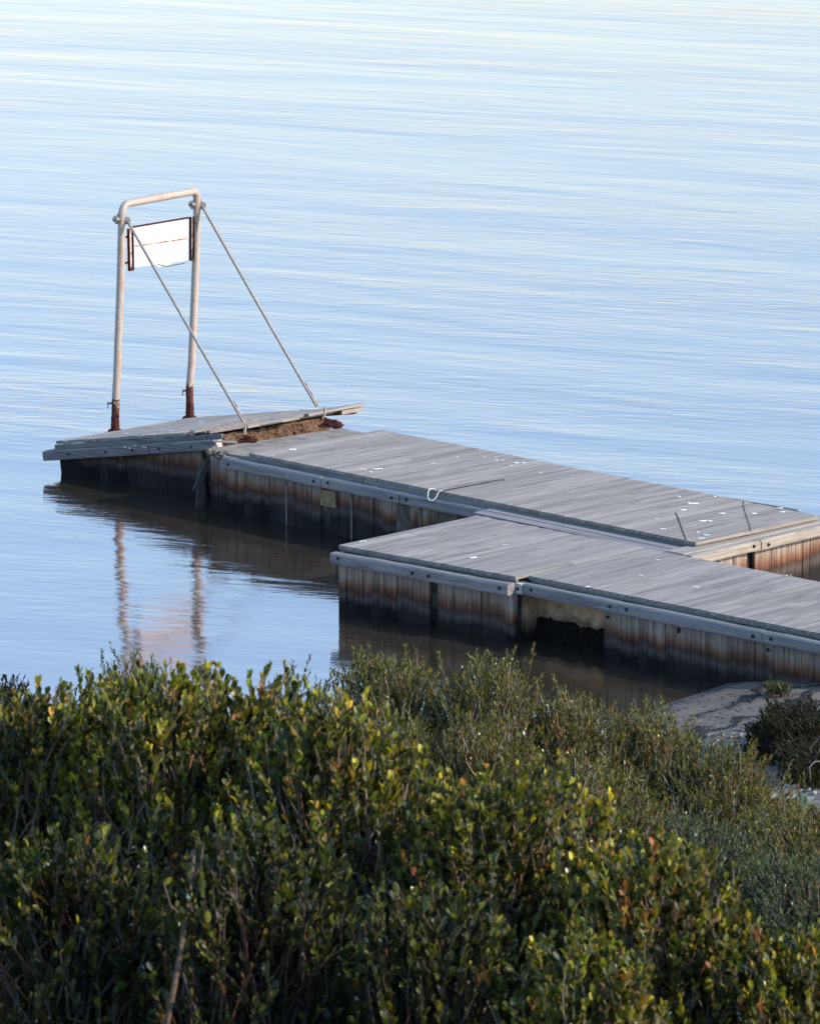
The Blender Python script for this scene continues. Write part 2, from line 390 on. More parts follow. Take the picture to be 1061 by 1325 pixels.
def beams(parent, A, B, joints, z0, z1, w_, outd, mat, gap=.008, bolt_z=None, ends=True, jit=.008):
    """a row of fender timbers along A-B with their outer face w_ further out; joints as fractions"""
    L = math.dist(A, B)
    for a, b in zip(joints[:-1], joints[1:]):
        mb = MB(); p0 = lerp(A, B, a + gap / L / 2); p1 = lerp(A, B, b - gap / L / 2)
        segs = 6; j0 = R(-jit, jit); rows = []
        for s_ in range(segs + 1):
            t = s_ / segs; c_ = lerp(p0, p1, t); o_ = w_ + j0 + R(-.004, .004); dz = R(-.004, .004)
            ch = .02
            rows.append([(*c_, z0 + dz), (*off(c_, outd, o_ - ch * .6), z0 + dz), (*off(c_, outd, o_), z0 + dz + ch),
                         (*off(c_, outd, o_), z1 + dz - ch), (*off(c_, outd, o_ - ch), z1 + dz), (*c_, z1 + dz)])
        vs = [v for r_ in rows for v in r_]; fs = []
        m_ = 6
        for s_ in range(segs):
            for j in range(m_): fs.append((s_*m_+j, s_*m_+(j+1)%m_, (s_+1)*m_+(j+1)%m_, (s_+1)*m_+j))
        fs += [tuple(range(m_)), tuple(range(segs*m_, (segs+1)*m_))[::-1]]
        mb.add(vs, fs); o = mb.build('fender_beam', mat, parent)
        Lb = math.dist(p0, p1)
        for tt in (.13 / Lb, 1 - .13 / Lb):
            c_ = lerp(p0, p1, tt)
            ground_bolt(o, (*off(c_, outd, w_ + j0 + .002), (z0 + z1) / 2 + R(-.015, .015)), (outd[0], outd[1], 0), .024)
        if Lb > 2.2:
            c_ = lerp(p0, p1, .5 + R(-.05,.05)); ground_bolt(o, (*off(c_, outd, w_ + j0 + .002), (z0+z1)/2), (outd[0], outd[1], 0), .02)
def splats(parent, pts, z, name='bird_droppings', zf=None):
    """thin irregular dried droppings on a deck"""
    mb = MB()
    for (x_, y_, r_, el, an) in pts:
        zz = (zf(x_, y_) if zf else z) + .0035
        for _ in range(random.choice((2, 3, 4))):
            cx_ = x_ + R(-1, 1) * r_ * el * .9; cy_ = y_ + R(-1, 1) * r_ * 1.1; q_ = r_ * R(.35, 1.1); n = 9; vs = []; e_ = el * R(.5, 1.1)
            for j in range(n):
                t = 2*math.pi*j/n; q = q_ * R(.45, 1.2)
                u, v = math.cos(t) * q * e_, math.sin(t) * q
                vs.append((cx_ + u*math.cos(an) - v*math.sin(an), cy_ + u*math.sin(an) + v*math.cos(an)))
            mb.prism(vs, zz - .003, zz + .001 + R(0, .002))
    o = mb.build(name, M['poo'], parent); setp(o, kind='stuff'); return o

# ================================================================== MAIN JETTY
FL=(-2.21,62.60); FR=(3.59,56.85); BR=(5.26,58.45); BL=(-.39,64.28)
Zm=.90
fa = unit(V2(FL, FR)); fn = (fa[1], -fa[0])     # fa along, fn outward (towards camera)
if fn[1] > 0: fn = (-fn[0], -fn[1])
jet = thing('jetty_platform', (1.3, 60.5, 0), 'long rear jetty platform with weathered grey boards and a white rope loop on its edge', 'jetty')
mb = MB()
boards(mb, FL, FR, BL, BR, Zm, .045, .118, .010, split=[None,None,.52,None,.35,None,None,.7,None,None,None,.5,None])
deck = mb.build('deck', M['deckA'], jet)
# caisson body; slab is exposed at its left end
S_FL = (-2.80, 62.93); S_BL = (-.98, 64.72)
S_FR = (3.50, 56.72); S_BR = (6.9, 59.9)
ea = unit((5.27-3.55, 58.32-56.58)); en = (ea[1], -ea[0])   # right end face, outward = +x -y
body_FL = off(S_FL, fn, -.06)
mb = MB(); mb.prism([(-2.72,63.18), (3.44,56.92), (5.20,58.50), (5.05,59.35), (-.98,64.70)], -1.2, .795)
mb.build('caisson', M['core'], jet)
mb = MB(); mb.prism([(-2.80,63.22), (-2.74,63.10), (-2.05,62.47), (-.12,63.85), (-.98,64.74)], .797, .835)
mb.build('slab_edge', M['slab'], jet)
# joists under the deck, visible at the right end
mb = MB()
for i in range(7):
    t = .02 + i * .16
    f = lerp(FL, BL, t); g = lerp(FR, BR, t); g = off(g, unit(V2(f, g)), -.03)
    mb.bar((*f, .825), (*g, .825), .05, .058)
mb.build('joists', M['joist'], jet)
# fascia plank under the front edge
mb = MB()
for a, b in [(0,.27), (.27,.55), (.55,.79), (.79,.995)]:
    p0 = lerp(FL, FR, a + .001); p1 = lerp(FL, FR, b - .001)
    p0 = off(p0, fn, -.03); p1 = off(p1, fn, -.03)
    mb.prism([off(p0, fn, .012), off(p1, fn, .012), off(p1, fn, -.03), off(p0, fn, -.03)], .79, .853)
mb.build('fascia', M['beamA'], jet)
# front wale
WA = (-2.62, 62.87); WB = (1.62, 58.62)
WA = off(FL, fa, -.42); WB = off(FL, fa, 4.62)
beams(jet, off(WA, fn, .0), off(WB, fn, .0), [0, .39, .685, 1.0], .655, .80, .13, fn, M['beamA'])
# flat timber strip that carries on between the two decks
P0 = off(FL, fa, 4.63); P1 = off(FL, fa, 8.0)
mb = MB()
mb.prism([off(P0, fn, .0), off(P1, fn, .0), off(P1, fn, .20), off(P0, fn, .17)], .72, .818)
mb.prism([off(P0, fn, .178), off(P1, fn, .208), off(P1, fn, .42), off(P0, fn, .36)], .70, .812)
mb.build('walkway_plank', M['beamA'], jet, bevel=.006)
# sheeting on the front
mb = MB(); CA = off(FL, fa, -.80); CB = off(FL, fa, 6.0)
cladding(mb, off(CA, fn, .0), off(CB, fn, .0), .79, -.5, .17, .05, fn, gaps=(13,))
clad = mb.build('sheeting', M['cladA'], jet)
for t_, w_ in ((.78, .022), (2.05, .02), (3.35, .018)):
    q = off(FL, fa, t_ - .05); mb = MB()
    mb.prism([off(q, fn, .012), off(off(q, fa, w_), fn, .012), off(off(q, fa, w_), fn, -.0), off(q, fn, -.0)], -.3, .65)
    mb.build('batten', M['joist'], jet)
mb = MB(); q = off(FL, fa, 1.42)
mb.prism([off(q, fn, .016), off(off(q, fa, .29), fn, .016), off(off(q, fa, .29), fn, .004), off(q, fn, .004)], .38, .60)
mb.build('patch_board', mat_simple('yellowed_patch_board', (.19,.13,.06), .8, .5, 9), jet)
# right end: pale wale and sheeting
EA = (3.42, 56.45); EB = (6.2, 59.28); EL = math.dist(EA, EB)
beams(jet, off(EA, en, -.0), off(EB, en, 0), [0, .33, 1.0], .70, .83, .14, en, M['beamP'])
mb = MB(); mb.prism([off(EA, en, -.012), off(EB, en, -.012), off(EB, en, -.30), off(EA, en, -.30)], .72, .838)
mb.build('end_plank', M['beamP'], jet, bevel=.006)
mb = MB(); cladding(mb, off(EA, en, -.02), off(EB, en, -.02), .76, -.5, .135, .045, en, gaps=(9,))
mb.build('end_sheeting', M['cladE'], jet)
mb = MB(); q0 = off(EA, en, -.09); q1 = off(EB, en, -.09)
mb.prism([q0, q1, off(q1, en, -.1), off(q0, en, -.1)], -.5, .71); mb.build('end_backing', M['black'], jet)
# long dark slot in the deck and two sagging dark wires
def deckstrip(parent, pts, w_, z, name, mat):
    mb = MB()
    for a, b in zip(pts[:-1], pts[1:]): mb.bar((*a, z), (*b, z), w_, .004)
    return mb.build(name, mat, parent)
deckstrip(jet, [(.33,59.92), (.62,60.19), (.80,60.36)], .038, Zm + .0065, 'slot', M['black'])
deckstrip(jet, [(.82,60.375), (1.06,60.60)], .036, Zm + .0065, 'slot', M['black'])
deckstrip(jet, [(1.075,60.62), (1.20,60.73), (1.27,60.74)], .03, Zm + .0065, 'slot', M['black'])
deckstrip(jet, [(3.43,58.64), (3.445,58.3), (3.455,57.6), (3.47,56.98)], .011, Zm + .0045, 'seam_strip', M['bolt'])
deckstrip(jet, [(4.36,59.38), (4.33,58.9), (4.33,58.2), (4.32,57.4)], .006, Zm + .0045, 'seam_strip', M['bolt'])
JP = [(-0.63,61.43,0.019,2.3,-0.11), (-0.44,61.48,0.023,2.3,0.14), (-0.55,61.27,0.015,2.3,-0.00), (0.63,62.28,0.014,2.3,0.18), (1.01,62.28,0.012,2.3,0.20), (1.16,62.28,0.009,2.3,-0.25), (1.16,62.06,0.015,2.3,-0.29), (1.27,62.06,0.009,2.3,0.37), (1.49,61.90,0.023,2.3,-0.09), (1.36,61.69,0.012,2.3,-0.11), (1.76,61.22,0.009,2.3,0.50), (3.51,59.64,0.019,2.3,0.08), (3.67,59.20,0.027,2.3,0.37), (3.58,58.81,0.023,2.3,0.08), (4.06,58.57,0.023,2.3,0.21), (3.79,58.09,0.027,2.3,-0.18), (3.22,57.63,0.019,2.3,0.21), (3.67,57.44,0.023,2.3,0.39), (3.73,57.26,0.019,2.3,0.12), (3.66,57.07,0.017,2.3,0.29), (4.02,59.64,0.014,2.3,0.24), (4.47,59.99,0.009,2.3,-0.25), (4.44,58.57,0.015,2.3,0.31), (4.81,58.91,0.014,2.3,0.17), (4.82,58.66,0.015,2.3,-0.06), (3.16,58.28,0.009,2.3,-0.28), (-1.61,62.82,0.019,2.3,0.39), (-1.89,62.39,0.009,2.3,0.08), (0.31,61.85,0.009,2.3,0.28)]
splats(jet, JP, Zm + .004)
# crumbled concrete at the near left corner
def rock(center, r, seed, mat=None, name='rubble', parent=None, sub=3, amp=.35, flat=1.0):
    bm = bmesh.new(); bmesh.ops.create_icosphere(bm, subdivisions=sub, radius=1)
    for v in bm.verts:
        n_ = noise.noise(v.co * 1.4 + Vector((seed, 0, 0))) + .5 * noise.noise(v.co * 3.5 + Vector((0, seed, 0))) + .3 * noise.noise(v.co * 8 + Vector((0, 0, seed)))
        v.co = v.co * (1 + amp * n_); v.co = Vector((v.co.x * r[0], v.co.y * r[1], v.co.z * r[2])) + Vector(center)
    me = bpy.data.meshes.new(name); bm.to_mesh(me); bm.free()
    me.materials.append(mat or M['rubble']); me.polygons.foreach_set('use_smooth', [True] * len(me.polygons))
    return link(name, me, parent)
rock((-2.72,63.08,.83), (.10,.10,.06), 3.3, M['crumb'], 'crumbled_corner', jet, 4, .6)
rock((-2.58,62.96,.80), (.09,.09,.05), 5.1, M['crumb'], 'crumbled_corner', jet, 4, .6)
# leaning broken boards in the joint
M['wet'] = mat_simple('wet_grey_timber', (.045,.038,.031), .9, .4, 20)
jb = thing('broken_board', (-2.85, 62.8, 0), 'short broken grey board leaning in the gap between tilted block and jetty', 'board')
mb = MB(); mb.bar((-2.80,63.10,.70), (-2.98,63.18,.25), .09, .04, up=(.5,-1,.2)); mb.build('plank', M['wet'], jb, bevel=.006)
mb = MB(); mb.bar((-2.88,63.2,.62), (-2.95,63.3,-.2), .10, .04, up=(.5,-1,.2)); mb.build('splinter', M['wet'], jb)
# rope loop
mb = MB(); rp = []
o_ = Vector((.345, 59.93, .905)); f3 = Vector((fa[0], fa[1], 0)); n3_ = Vector((fn[0], fn[1], 0))
for (u, v, q) in [(.10,.00,-.10), (.05,.012,-.02), (.00,.015,.03), (-.06,.0,.045), (-.13,-.05,.05), (-.17,-.13,.12), (-.14,-.21,.17), (-.07,-.235,.17), (-.01,-.17,.15), (-.10,.012,-.02)][:9]:
    rp.append(o_ + f3 * u + Vector((0,0,v)) + n3_ * q)
rp2 = [o_ + f3 * u + Vector((0,0,v)) + n3_ * q for (u, v, q) in
       [(.12,.012,-.14), (.08,.012,-.06), (.02,.012,.01), (-.02,-.04,.05), (-.06,-.10,.14), (-.12,-.16,.17), (-.19,-.17,.17), (-.235,-.11,.15), (-.235,-.02,.05), (-.20,.012,-.01), (-.13,.012,-.05), (-.06,.012,-.03), (.03,.012,-.06)]]
def smoothpts(P, it=2):
    for _ in range(it):
        Q = [P[0]]
        for a, b in zip(P[:-1], P[1:]): Q += [a * .75 + b * .25, a * .25 + b * .75]
        Q.append(P[-1]); P = Q
    return P
mb.tube(smoothpts([Vector(at(*q)) for q in [(576,635.5,60.05), (569,635,59.97), (566.5,638,59.94), (564.5,643,59.9), (561,647.5,59.88), (556.5,648,59.88), (553.5,645,59.88), (553.5,639,59.9), (554.5,634,59.98), (558,632,60.06), (564,633.5,60.08)]]),   .0075, 8)
ro = mb.build('rope_loop', M['rope'], None, smooth=True)
setp(ro, 'thin white rope loop hanging over the front edge of the rear jetty', 'rope')

# ================================================================== FRONT PLATFORM
Bz=.82
B0=(-.90,57.07); B1=(1.29,55.27); B2=(1.46,55.31); B3=(4.75,52.30)
d2 = unit(V2(B2, B3)); B4 = off(B3, d2, 2.6)
KB0=(.87,58.85); dk_ = unit((4.99-.87, 54.97-58.85))
L1 = math.dist(B0, B1); L2 = math.dist(B2, B4)
K1 = off(KB0, dk_, L1); K4 = off(K1, dk_, L2 + .17)
bt = thing('jetty_walkway', (2.2, 55.3, 0), 'nearer jetty walkway of grey boards running out of the right edge, with a concrete recess', 'jetty')
d1 = unit(V2(B0, B1)); n1_ = (d1[1], -d1[0]); n2_ = (d2[1], -d2[0])
if n1_[1] > 0: n1_ = (-n1_[0], -n1_[1])
if n2_[1] > 0: n2_ = (-n2_[0], -n2_[1])
mb = MB()
sp = [None,.44,None,.44,None,None,.44,None,.7,None,.44]
boards(mb, B0, B1, KB0, K1, Bz, .045, .118, .010, split=sp)
K1b = off(K1, dk_, .0)
boards(mb, off(B2, d2, -.02), B4, off(K1b, dk_, .01), K4, Bz, .045, .118, .010, split=[None,None,.6,None,.25,None,None,.5,None,.8])
mb.build('deck', M['deckB'], bt)
mb = MB()
for A_, B_, nn in ((B0, B1, n1_), (B2, B4, n2_)):
    A_ = off(A_, nn, -.025); B_ = off(B_, nn, -.025); 
    A_ = lerp(A_, B_, .002); B_ = lerp(A_, B_, .998)
    mb.prism([off(A_, nn, .006), off(B_, nn, .006), off(B_, nn, -.03), off(A_, nn, -.03)], .745, .773)
mb.build('fascia', M['beamA'], bt)
# caisson cores
l0 = unit(V2(B0, KB0))
mb = MB(); mb.prism([off(off(B0, n1_, -.06), d1, .06), off(off(B1, n1_, -.06), d1, -.05), off(K1, n1_, .1), off(off(KB0, n1_, .06), d1, .06)], -1.2, .742)
mb.build('caisson', M['core'], bt)
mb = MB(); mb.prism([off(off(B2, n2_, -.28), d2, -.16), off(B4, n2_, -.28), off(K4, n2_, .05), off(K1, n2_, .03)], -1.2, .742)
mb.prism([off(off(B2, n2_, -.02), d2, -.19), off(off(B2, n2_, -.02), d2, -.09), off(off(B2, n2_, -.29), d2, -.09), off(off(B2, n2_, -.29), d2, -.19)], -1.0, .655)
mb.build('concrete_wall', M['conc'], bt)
# wales
beams(bt, off(off(B0, n1_, .015), d1, -.02), off(B1, n1_, .015), [0, .515, 1.0], .60, .745, .13, n1_, M['beamA'])
beams(bt, off(B2, n2_, .01), off(B4, n2_, .01), [0, .215, .525, .815, 1.0], .60, .745, .12, n2_, M['beamA'])
mb = MB(); q = off(B2, n2_, .005)
mb.prism([off(off(q, d2, -.13), n2_, .13), off(off(q, d2, -.015), n2_, .13), off(off(q, d2, -.015), n2_, -.02), off(off(q, d2, -.13), n2_, -.02)], .60, .735)
blk = mb.build('pale_end_block', mat_simple('bleached_end_grain', (.42,.38,.33), .9, .4, 25), bt, bevel=.012)
ground_bolt(blk, (*off(off(q, d2, -.07), n2_, .132), .67), (n2_[0], n2_[1], 0), .02)
# sheeting: left part, left end, right part
mb = MB(); cladding(mb, off(B0, n1_, .005), off(B1, n1_, .005), .61, -.5, .135, .05, n1_, gaps=(11,))
mb.build('sheeting', M['cladB'], bt)
mb = MB(); ln = (-l0[1], l0[0]) if l0[1] > 0 else l0
cladding(mb, off(B0, ln, .0), off(KB0, ln, .0), .73, -.5, .15, .05, ln)
mb.build('end_sheeting', M['cladB'], bt)
mb = MB(); cladding(mb, off(B2, d2, 1.19), B4, .61, -.5, .135, .05, n2_)
mb.build('sheeting', M['cladB'], bt)
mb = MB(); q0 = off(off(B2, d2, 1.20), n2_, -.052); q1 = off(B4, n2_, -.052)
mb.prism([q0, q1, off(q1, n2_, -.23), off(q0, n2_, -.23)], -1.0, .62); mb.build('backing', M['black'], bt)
for i in range(3):
    t_ = (1.25, 2.35, 3.7)[i]; q = off(off(B2, d2, t_), n2_, 0)
    for zb_ in (.50, .53)[: 1 + i % 2]:
        mb = MB(); mb.tube([(*off(q, n2_, -.01), zb_), (*off(q, n2_, .02), zb_)], .02, 8); mb.build('bolt', M['bolt'], bt)
# mussel crust on the recess wall
def crust():
    bm = bmesh.new(); nx, nz = 60, 24; W = 1.22; grid = []
    base = off(off(B2, n2_, -.27), d2, -.12)
    for j in range(nz + 1):
        row = []
        for i in range(nx + 1):
            u = i / nx; top = .27 - .02 * u + .05 * noise.noise(Vector((u * 9, 1.7, 0))) + .03 * noise.noise(Vector((u * 30, 4, 0)))
            top -= .35 * max(0, .05 - u) / .05 * .3
            z_ = -.3 + (top + .3) * j / nz; v = j / nz
            dd = .11 * (1 - v) ** .55 + .035 * noise.noise(Vector((u * 26, z_ * 22, 3))) + .02 * noise.noise(Vector((u * 70, z_ * 55, 8)))
            if j == nz: dd = -.02
            q = off(off(base, d2, u * W), n2_, max(dd, -.02)); row.append(bm.verts.new((*q, z_)))
        grid.append(row)
    for j in range(nz):
        for i in range(nx): bm.faces.new((grid[j][i], grid[j][i+1], grid[j+1][i+1], grid[j+1][i]))
    me = bpy.data.meshes.new('mussel_crust'); bm.to_mesh(me); bm.free(); me.materials.append(M['mussel'])
    o = link('mussel_crust', me, bt); setp(o, kind='stuff'); return o
crust()
BP = [(0.84,56.31,0.030,2.3,0.47), (-0.59,57.26,0.015,2.3,0.05), (1.21,57.07,0.012,2.3,0.20), (2.83,55.31,0.012,2.3,0.17), (3.45,54.68,0.014,2.3,0.17), (2.15,54.68,0.012,2.3,0.39), (3.07,56.18,0.009,2.3,0.39), (4.63,55.31,0.015,2.3,0.47)]
splats(bt, BP, Bz + .004)

# ================================================================== TILTED BLOCK
T0 = Vector((-5.11, 65.67, .46)); TA = (Vector((-2.66, 63.86, .97)) - T0); TB = (Vector((-3.25, 68.40, .29)) - T0)
LA = TA.length; LB = TB.length; ta = TA.normalized(); tb = TB.normalized(); tu = ta.cross(tb).normalized()
def T(a, b, c=0): return T0 + ta * a + tb * b + tu * c
tl = thing('tilted_caisson', (-2.9, 66.1, 0), 'broken end block of the jetty, tilted down to the left into the water', 'pontoon')
def tbox(mb, a0, a1, b0, b1, c0, c1, mi=0, j=0):
    mb.hexa([T(a0, b0, c0), T(a1, b0, c0), T(a1, b1, c0), T(a0, b1, c0)], [T(a0, b0, c1), T(a1, b0, c1), T(a1, b1, c1), T(a0, b1, c1)], mi)
mb = MB(); n = int(LA / .125)
for i in range(n):
    a0 = i * LA / n + .004; a1 = (i + 1) * LA / n - .004; dz = R(-.005, .005)
    e = R(-.01, .012); 
    b0 = .0 + e
    if i >= n - 5: b0 = [.30, .42, .62, .70, .86][i - n + 5]
    tbox(mb, a0, a1, b0, LB + R(-.01, .03), -.045 + dz, dz)
mb.build('deck', M['deckT'], tl)
mb = MB()
for b_, a1 in ((.62, LA - .35), (1.25, LA - .25), (1.9, LA - .12), (2.5, LA + .0), (LB - .06, LA + .04)):
    tbox(mb, .05, a1, b_ - .03, b_ + .03, -.11, -.0475)
mb.build('joists', M['joist'], tl)
# front fascia and wale
mb = MB(); tbox(mb, -.02, LA - .25, -.012, .03, -.125, -.049); tbox(mb, LA - .24, LA + .02, -.008, .034, -.12, -.046); mb.build('fascia', M['beamT'], tl, bevel=.004)
mb = MB(); tbox(mb, -.16, LA * .60, -.15, -.014, -.265, -.125); o1 = mb.build('fender_beam', M['beamT'], tl, bevel=.018)
mb = MB(); tbox(mb, LA * .60 + .01, LA + .0, -.15, -.014, -.262, -.120); o2 = mb.build('fender_beam', M['beamT'], tl, bevel=.018)
for a_, ob in ((.35, o1), (1.05, o1), (1.55, o1), (2.05, o2), (LA - .45, o2)):
    ground_bolt(ob, T(a_, -.152, -.19), -tb, .02)
mb = MB(); tbox(mb, LA + .001, LA + .02, -.148, -.016, -.258, -.124); mb.build('end_grain', mat_simple('bleached_grain', (.40,.36,.31), .9, .3, 25), tl)
mb = MB(); tbox(mb, -.15, -.012, -.10, LB - .1, -.255, -.115); mb.build('side_beam', M['beamT'], tl, bevel=.018)
# body
mb = MB()
mb.hexa([T(.03, .05, -1.6), T(LA - .30, .05, -1.6), T(LA - .1, LB*.78, -1.6), T(.03, LB - .05, -1.6)],
        [T(.03, .05, -.112), T(LA - .25, .05, -.112), T(LA - .1, LB*.78, -.112), T(.03, LB - .05, -.112)])
mb.build('body', M['core'], tl)
# brown crumbled concrete end face, just under the boards
def crumble():
    bm = bmesh.new(); nb, nc = 90, 22; g = []
    for j in range(nc + 1):
        row = []
        for i in range(nb + 1):
            b_ = .0 + (LB * .80) * i / nb; v = j / nc; c_ = -.05 - .62 * v
            nn = .10 * noise.noise(Vector((b_ * 3, c_ * 4, 1))) + .06 * noise.noise(Vector((b_ * 9, c_ * 10, 5))) + .035 * noise.noise(Vector((b_ * 24, c_ * 24, 9)))
            edge = -.12 + .16 * min(1, b_ / .6)
            a_ = LA + edge - .10 + .18 * v + nn
            if j == 0: a_ = LA - .5
            c2 = c_ + .03 * noise.noise(Vector((b_ * 7, 3, 2)))
            if j == 1: c2 = min(c2, -.06)
            row.append(bm.verts.new(T(a_, b_, c2 if j else -.052)))
        g.append(row)
    for j in range(nc):
        for i in range(nb): bm.faces.new((g[j][i], g[j][i+1], g[j+1][i+1], g[j+1][i]))
    bmesh.ops.recalc_face_normals(bm, faces=bm.faces)
    me = bpy.data.meshes.new('crumbled_end'); bm.to_mesh(me); bm.free(); me.materials.append(M['rubble'])
    return link('crumbled_end', me, tl)
crumble()
# sheeting on front and left end
mb = MB(); n = 15
for i in range(n):
    a0 = .06 + i * (LA - .42) / n; a1 = .06 + (i + 1) * (LA - .42) / n - .005; b0 = R(-.006, .006)
    tbox(mb, a0, a1, -.01 + b0, .045 + b0, -1.5, -.20 + R(-.01, .01))
mb.build('sheeting', M['cladT'], tl)
mb = MB()
for i in range(18):
    b0 = .05 + i * (LB - .1) / 18; e = R(-.006, .006); tbox(mb, .0 + e, .03 + e, b0, b0 + (LB - .1) / 18 - .005, -1.4, -.16)
mb.build('end_sheeting', M['cladT'], tl)
# loose displaced boards along the broken edge
def tboard(a0, b0, c0, a1, b1, c1, w_, h_, name='loose_board', mat='deckT'):
    mb = MB(); mb.bar(T(a0, b0, c0), T(a1, b1, c1), w_, h_, up=tu); return mb.build(name, M[mat], tl, bevel=.003)
tboard(LA - .48, -.04, .012, LA + .06, .80, .035, .15, .035)
tboard(LA - .30, .10, -.02, LA + .26, 1.10, .015, .13, .04)
tboard(LA + .03, .55, -.015, LA + .24, 1.55, .012, .12, .035)
tboard(LA - .55, .05, .02, LA - .28, 1.3, .03, .05, .02)
tboard(LA - .03, 1.35, .0, LA + .04, LB + .02, .016, .14, .04)
tboard(LA + .08, 1.95, .005, LA + .10, LB + .04, .02, .13, .04)
tboard(LA + .09, LB - .5, -.05, LA + .10, LB + .0, -.045, .05, .06, 'loose_batten')
mb = MB(); tbox(mb, LA - .42, LA - .2, .16, .95, -.046, -.0462 + .004); mb.build('hole', M['black'], tl)
zfT = lambda x_, y_: T0.z + 0
splT = MB()
for (a_, b_, r_) in [(.9,.55,.05), (1.3,.9,.04), (1.7,.6,.05), (1.5,1.6,.05), (2.1,1.2,.04), (2.2,1.9,.05), (.6,1.1,.03), (1.1,2.1,.05)]:
    vs = []
    for j in range(9):
        t = 2*math.pi*j/9; q = r_ * R(.5, 1.1); vs.append(T(a_ + math.cos(t)*q*R(.7,1.5), b_ + math.sin(t)*q, .0065))
    splT.add(vs, [tuple(range(9))])
for a_ in (1.42, 1.50, 1.60, 1.75, 1.80):
    p_ = T(a_, -.153, -.15 + R(-.02,.02)); splT.add([p_, p_ + ta*.03, p_ + ta*.02 + tu*.015, p_ + tu*.012], [(0,1,2,3)])
setp(splT.build('bird_droppings', M['poo'], tl), kind='stuff')

# ================================================================== PIPE GANTRY
g = thing('pipe_gantry', (-3.8, 67.6, .34), 'tall rusty-footed pipe gantry with two diagonal braces on the tilted block', 'gantry')
def arc(c_, u, v, r, a0, a1, n=8): return [c_ + u * (r * math.cos(a0 + (a1-a0)*i/n)) + v * (r * math.sin(a0 + (a1-a0)*i/n)) for i in range(n + 1)]
p1b = Vector((-4.325, 66.84, .33)); p2b = Vector((-3.30, 68.34, .24))
topL = Vector((-4.19, 67.03, 3.79)); topR = Vector((-3.155, 68.56, 3.79))
pts = [p1b, p1b + Vector((.012,.01,.45)), Vector((-4.285,66.89,1.27)), Vector((-4.225,66.985,2.6)), Vector((-4.20,67.02,3.35))]
rr = .16; hx = (topR - topL).normalized()
cl = Vector((-4.195, 67.025, 3.79 - .05 - rr)) ; zax = Vector((0,0,1))
c1_ = Vector((-4.195,67.025,3.55)) + hx * rr
pts += arc(c1_, -hx, zax, rr, 0, math.pi/2)
top_end = c1_ + zax * rr
rr2 = .11
c2_ = Vector((-3.17, 68.54, 3.59)) - hx * rr2
pts += arc(c2_, zax, hx, rr2, 0, math.pi/2)
pts += [Vector((-3.17,68.54,3.3)), Vector((-3.195,68.505,2.6)), Vector((-3.265,68.40,1.12)), Vector((-3.30,68.35,.75)), Vector((-3.295,68.345,.45)), p2b]
mb = MB(); mb.tube(pts, .058, 16); mb.build('pipe_frame', M['pipe'], g, smooth=True)
for b_, t_ in ((p1b, 0), (p2b, 1)):
    mb = MB()
    mb.tube([b_ + Vector((0,0,.03)), b_ + Vector((.004,0,.14)), b_ + Vector((.004,0,.27))], [.068, .0635, .0605], 14)
    for i in range(7): 
        an = R(0, 6.28); z_ = R(.05, .33); q = b_ + Vector((math.cos(an)*.06, math.sin(an)*.06, z_)); mb.bar(q, q + Vector((math.cos(an)*.018, math.sin(an)*.018, R(-.05,.05))), .03, .012)
    mb.build('rusted_foot', M['rust'], g)
    mb = MB(); mb.tube([b_ + Vector((0,0,.035)), b_ + Vector((0,0,.075))], [.12, .10], 12); 
    mb.build('collar', M['rust'], g); mb = MB(); mb.bar(b_ + Vector((-.10,-.02,.40)), b_ + Vector((-.095,-.02,.50)), .013, .013); mb.bar(b_ + Vector((-.10,-.02,.46)), b_ + Vector((-.03,0,.48)), .02, .02)
    mb.build('hook', M['rust'], g)
def lug(c_, parent):
    mb = MB(); c_ = Vector(c_); u = Vector((hx.y, -hx.x, 0))
    mb.tube([c_ - u*.0 + Vector((-.075,-.03,-.0)), c_ + Vector((.075,.03,0))], .028, 10)
    mb.hexa([c_ + Vector((-.10,0,-.075)), c_ + Vector((.10,0,-.075)), c_ + Vector((.10,.015,-.075)), c_ + Vector((-.10,.015,-.075))],
            [c_ + Vector((-.055,0,.085)), c_ + Vector((.055,0,.085)), c_ + Vector((.055,.015,.085)), c_ + Vector((-.055,.015,.085))])
    mb.tube([c_ + Vector((-.085,-.02,0)), c_ + Vector((-.085,.035,0))], .05, 12)
    mb.tube([c_ + Vector((.085,-.02,-.02)), c_ + Vector((.085,.035,-.02))], .05, 12)
    return mb.build('lug', M['brace'], parent)
lug((-4.20, 67.0, 3.50), g); lug((-3.165, 68.52, 3.50), g)
for a_, b_ in ((Vector((-4.11,66.98,3.47)), Vector((-2.34,64.50,.94))), (Vector((-3.09,68.50,3.47)), Vector((-1.37,66.93,.74)))):
    mb = MB(); mid = (a_ + b_) / 2 + Vector((0,0,-.012)); mb.tube(smoothpts([a_, mid, b_]), .022, 10); br = mb.build('brace', M['brace'], g, smooth=True)
    mb = MB(); d = (b_ - a_).normalized(); mb.tube([b_ - d*.42 + Vector((.03,.0,.01)), b_ - d*.02 + Vector((.035,.0,0))], .010, 6); mb.build('brace_end', M['rustrail'], br)
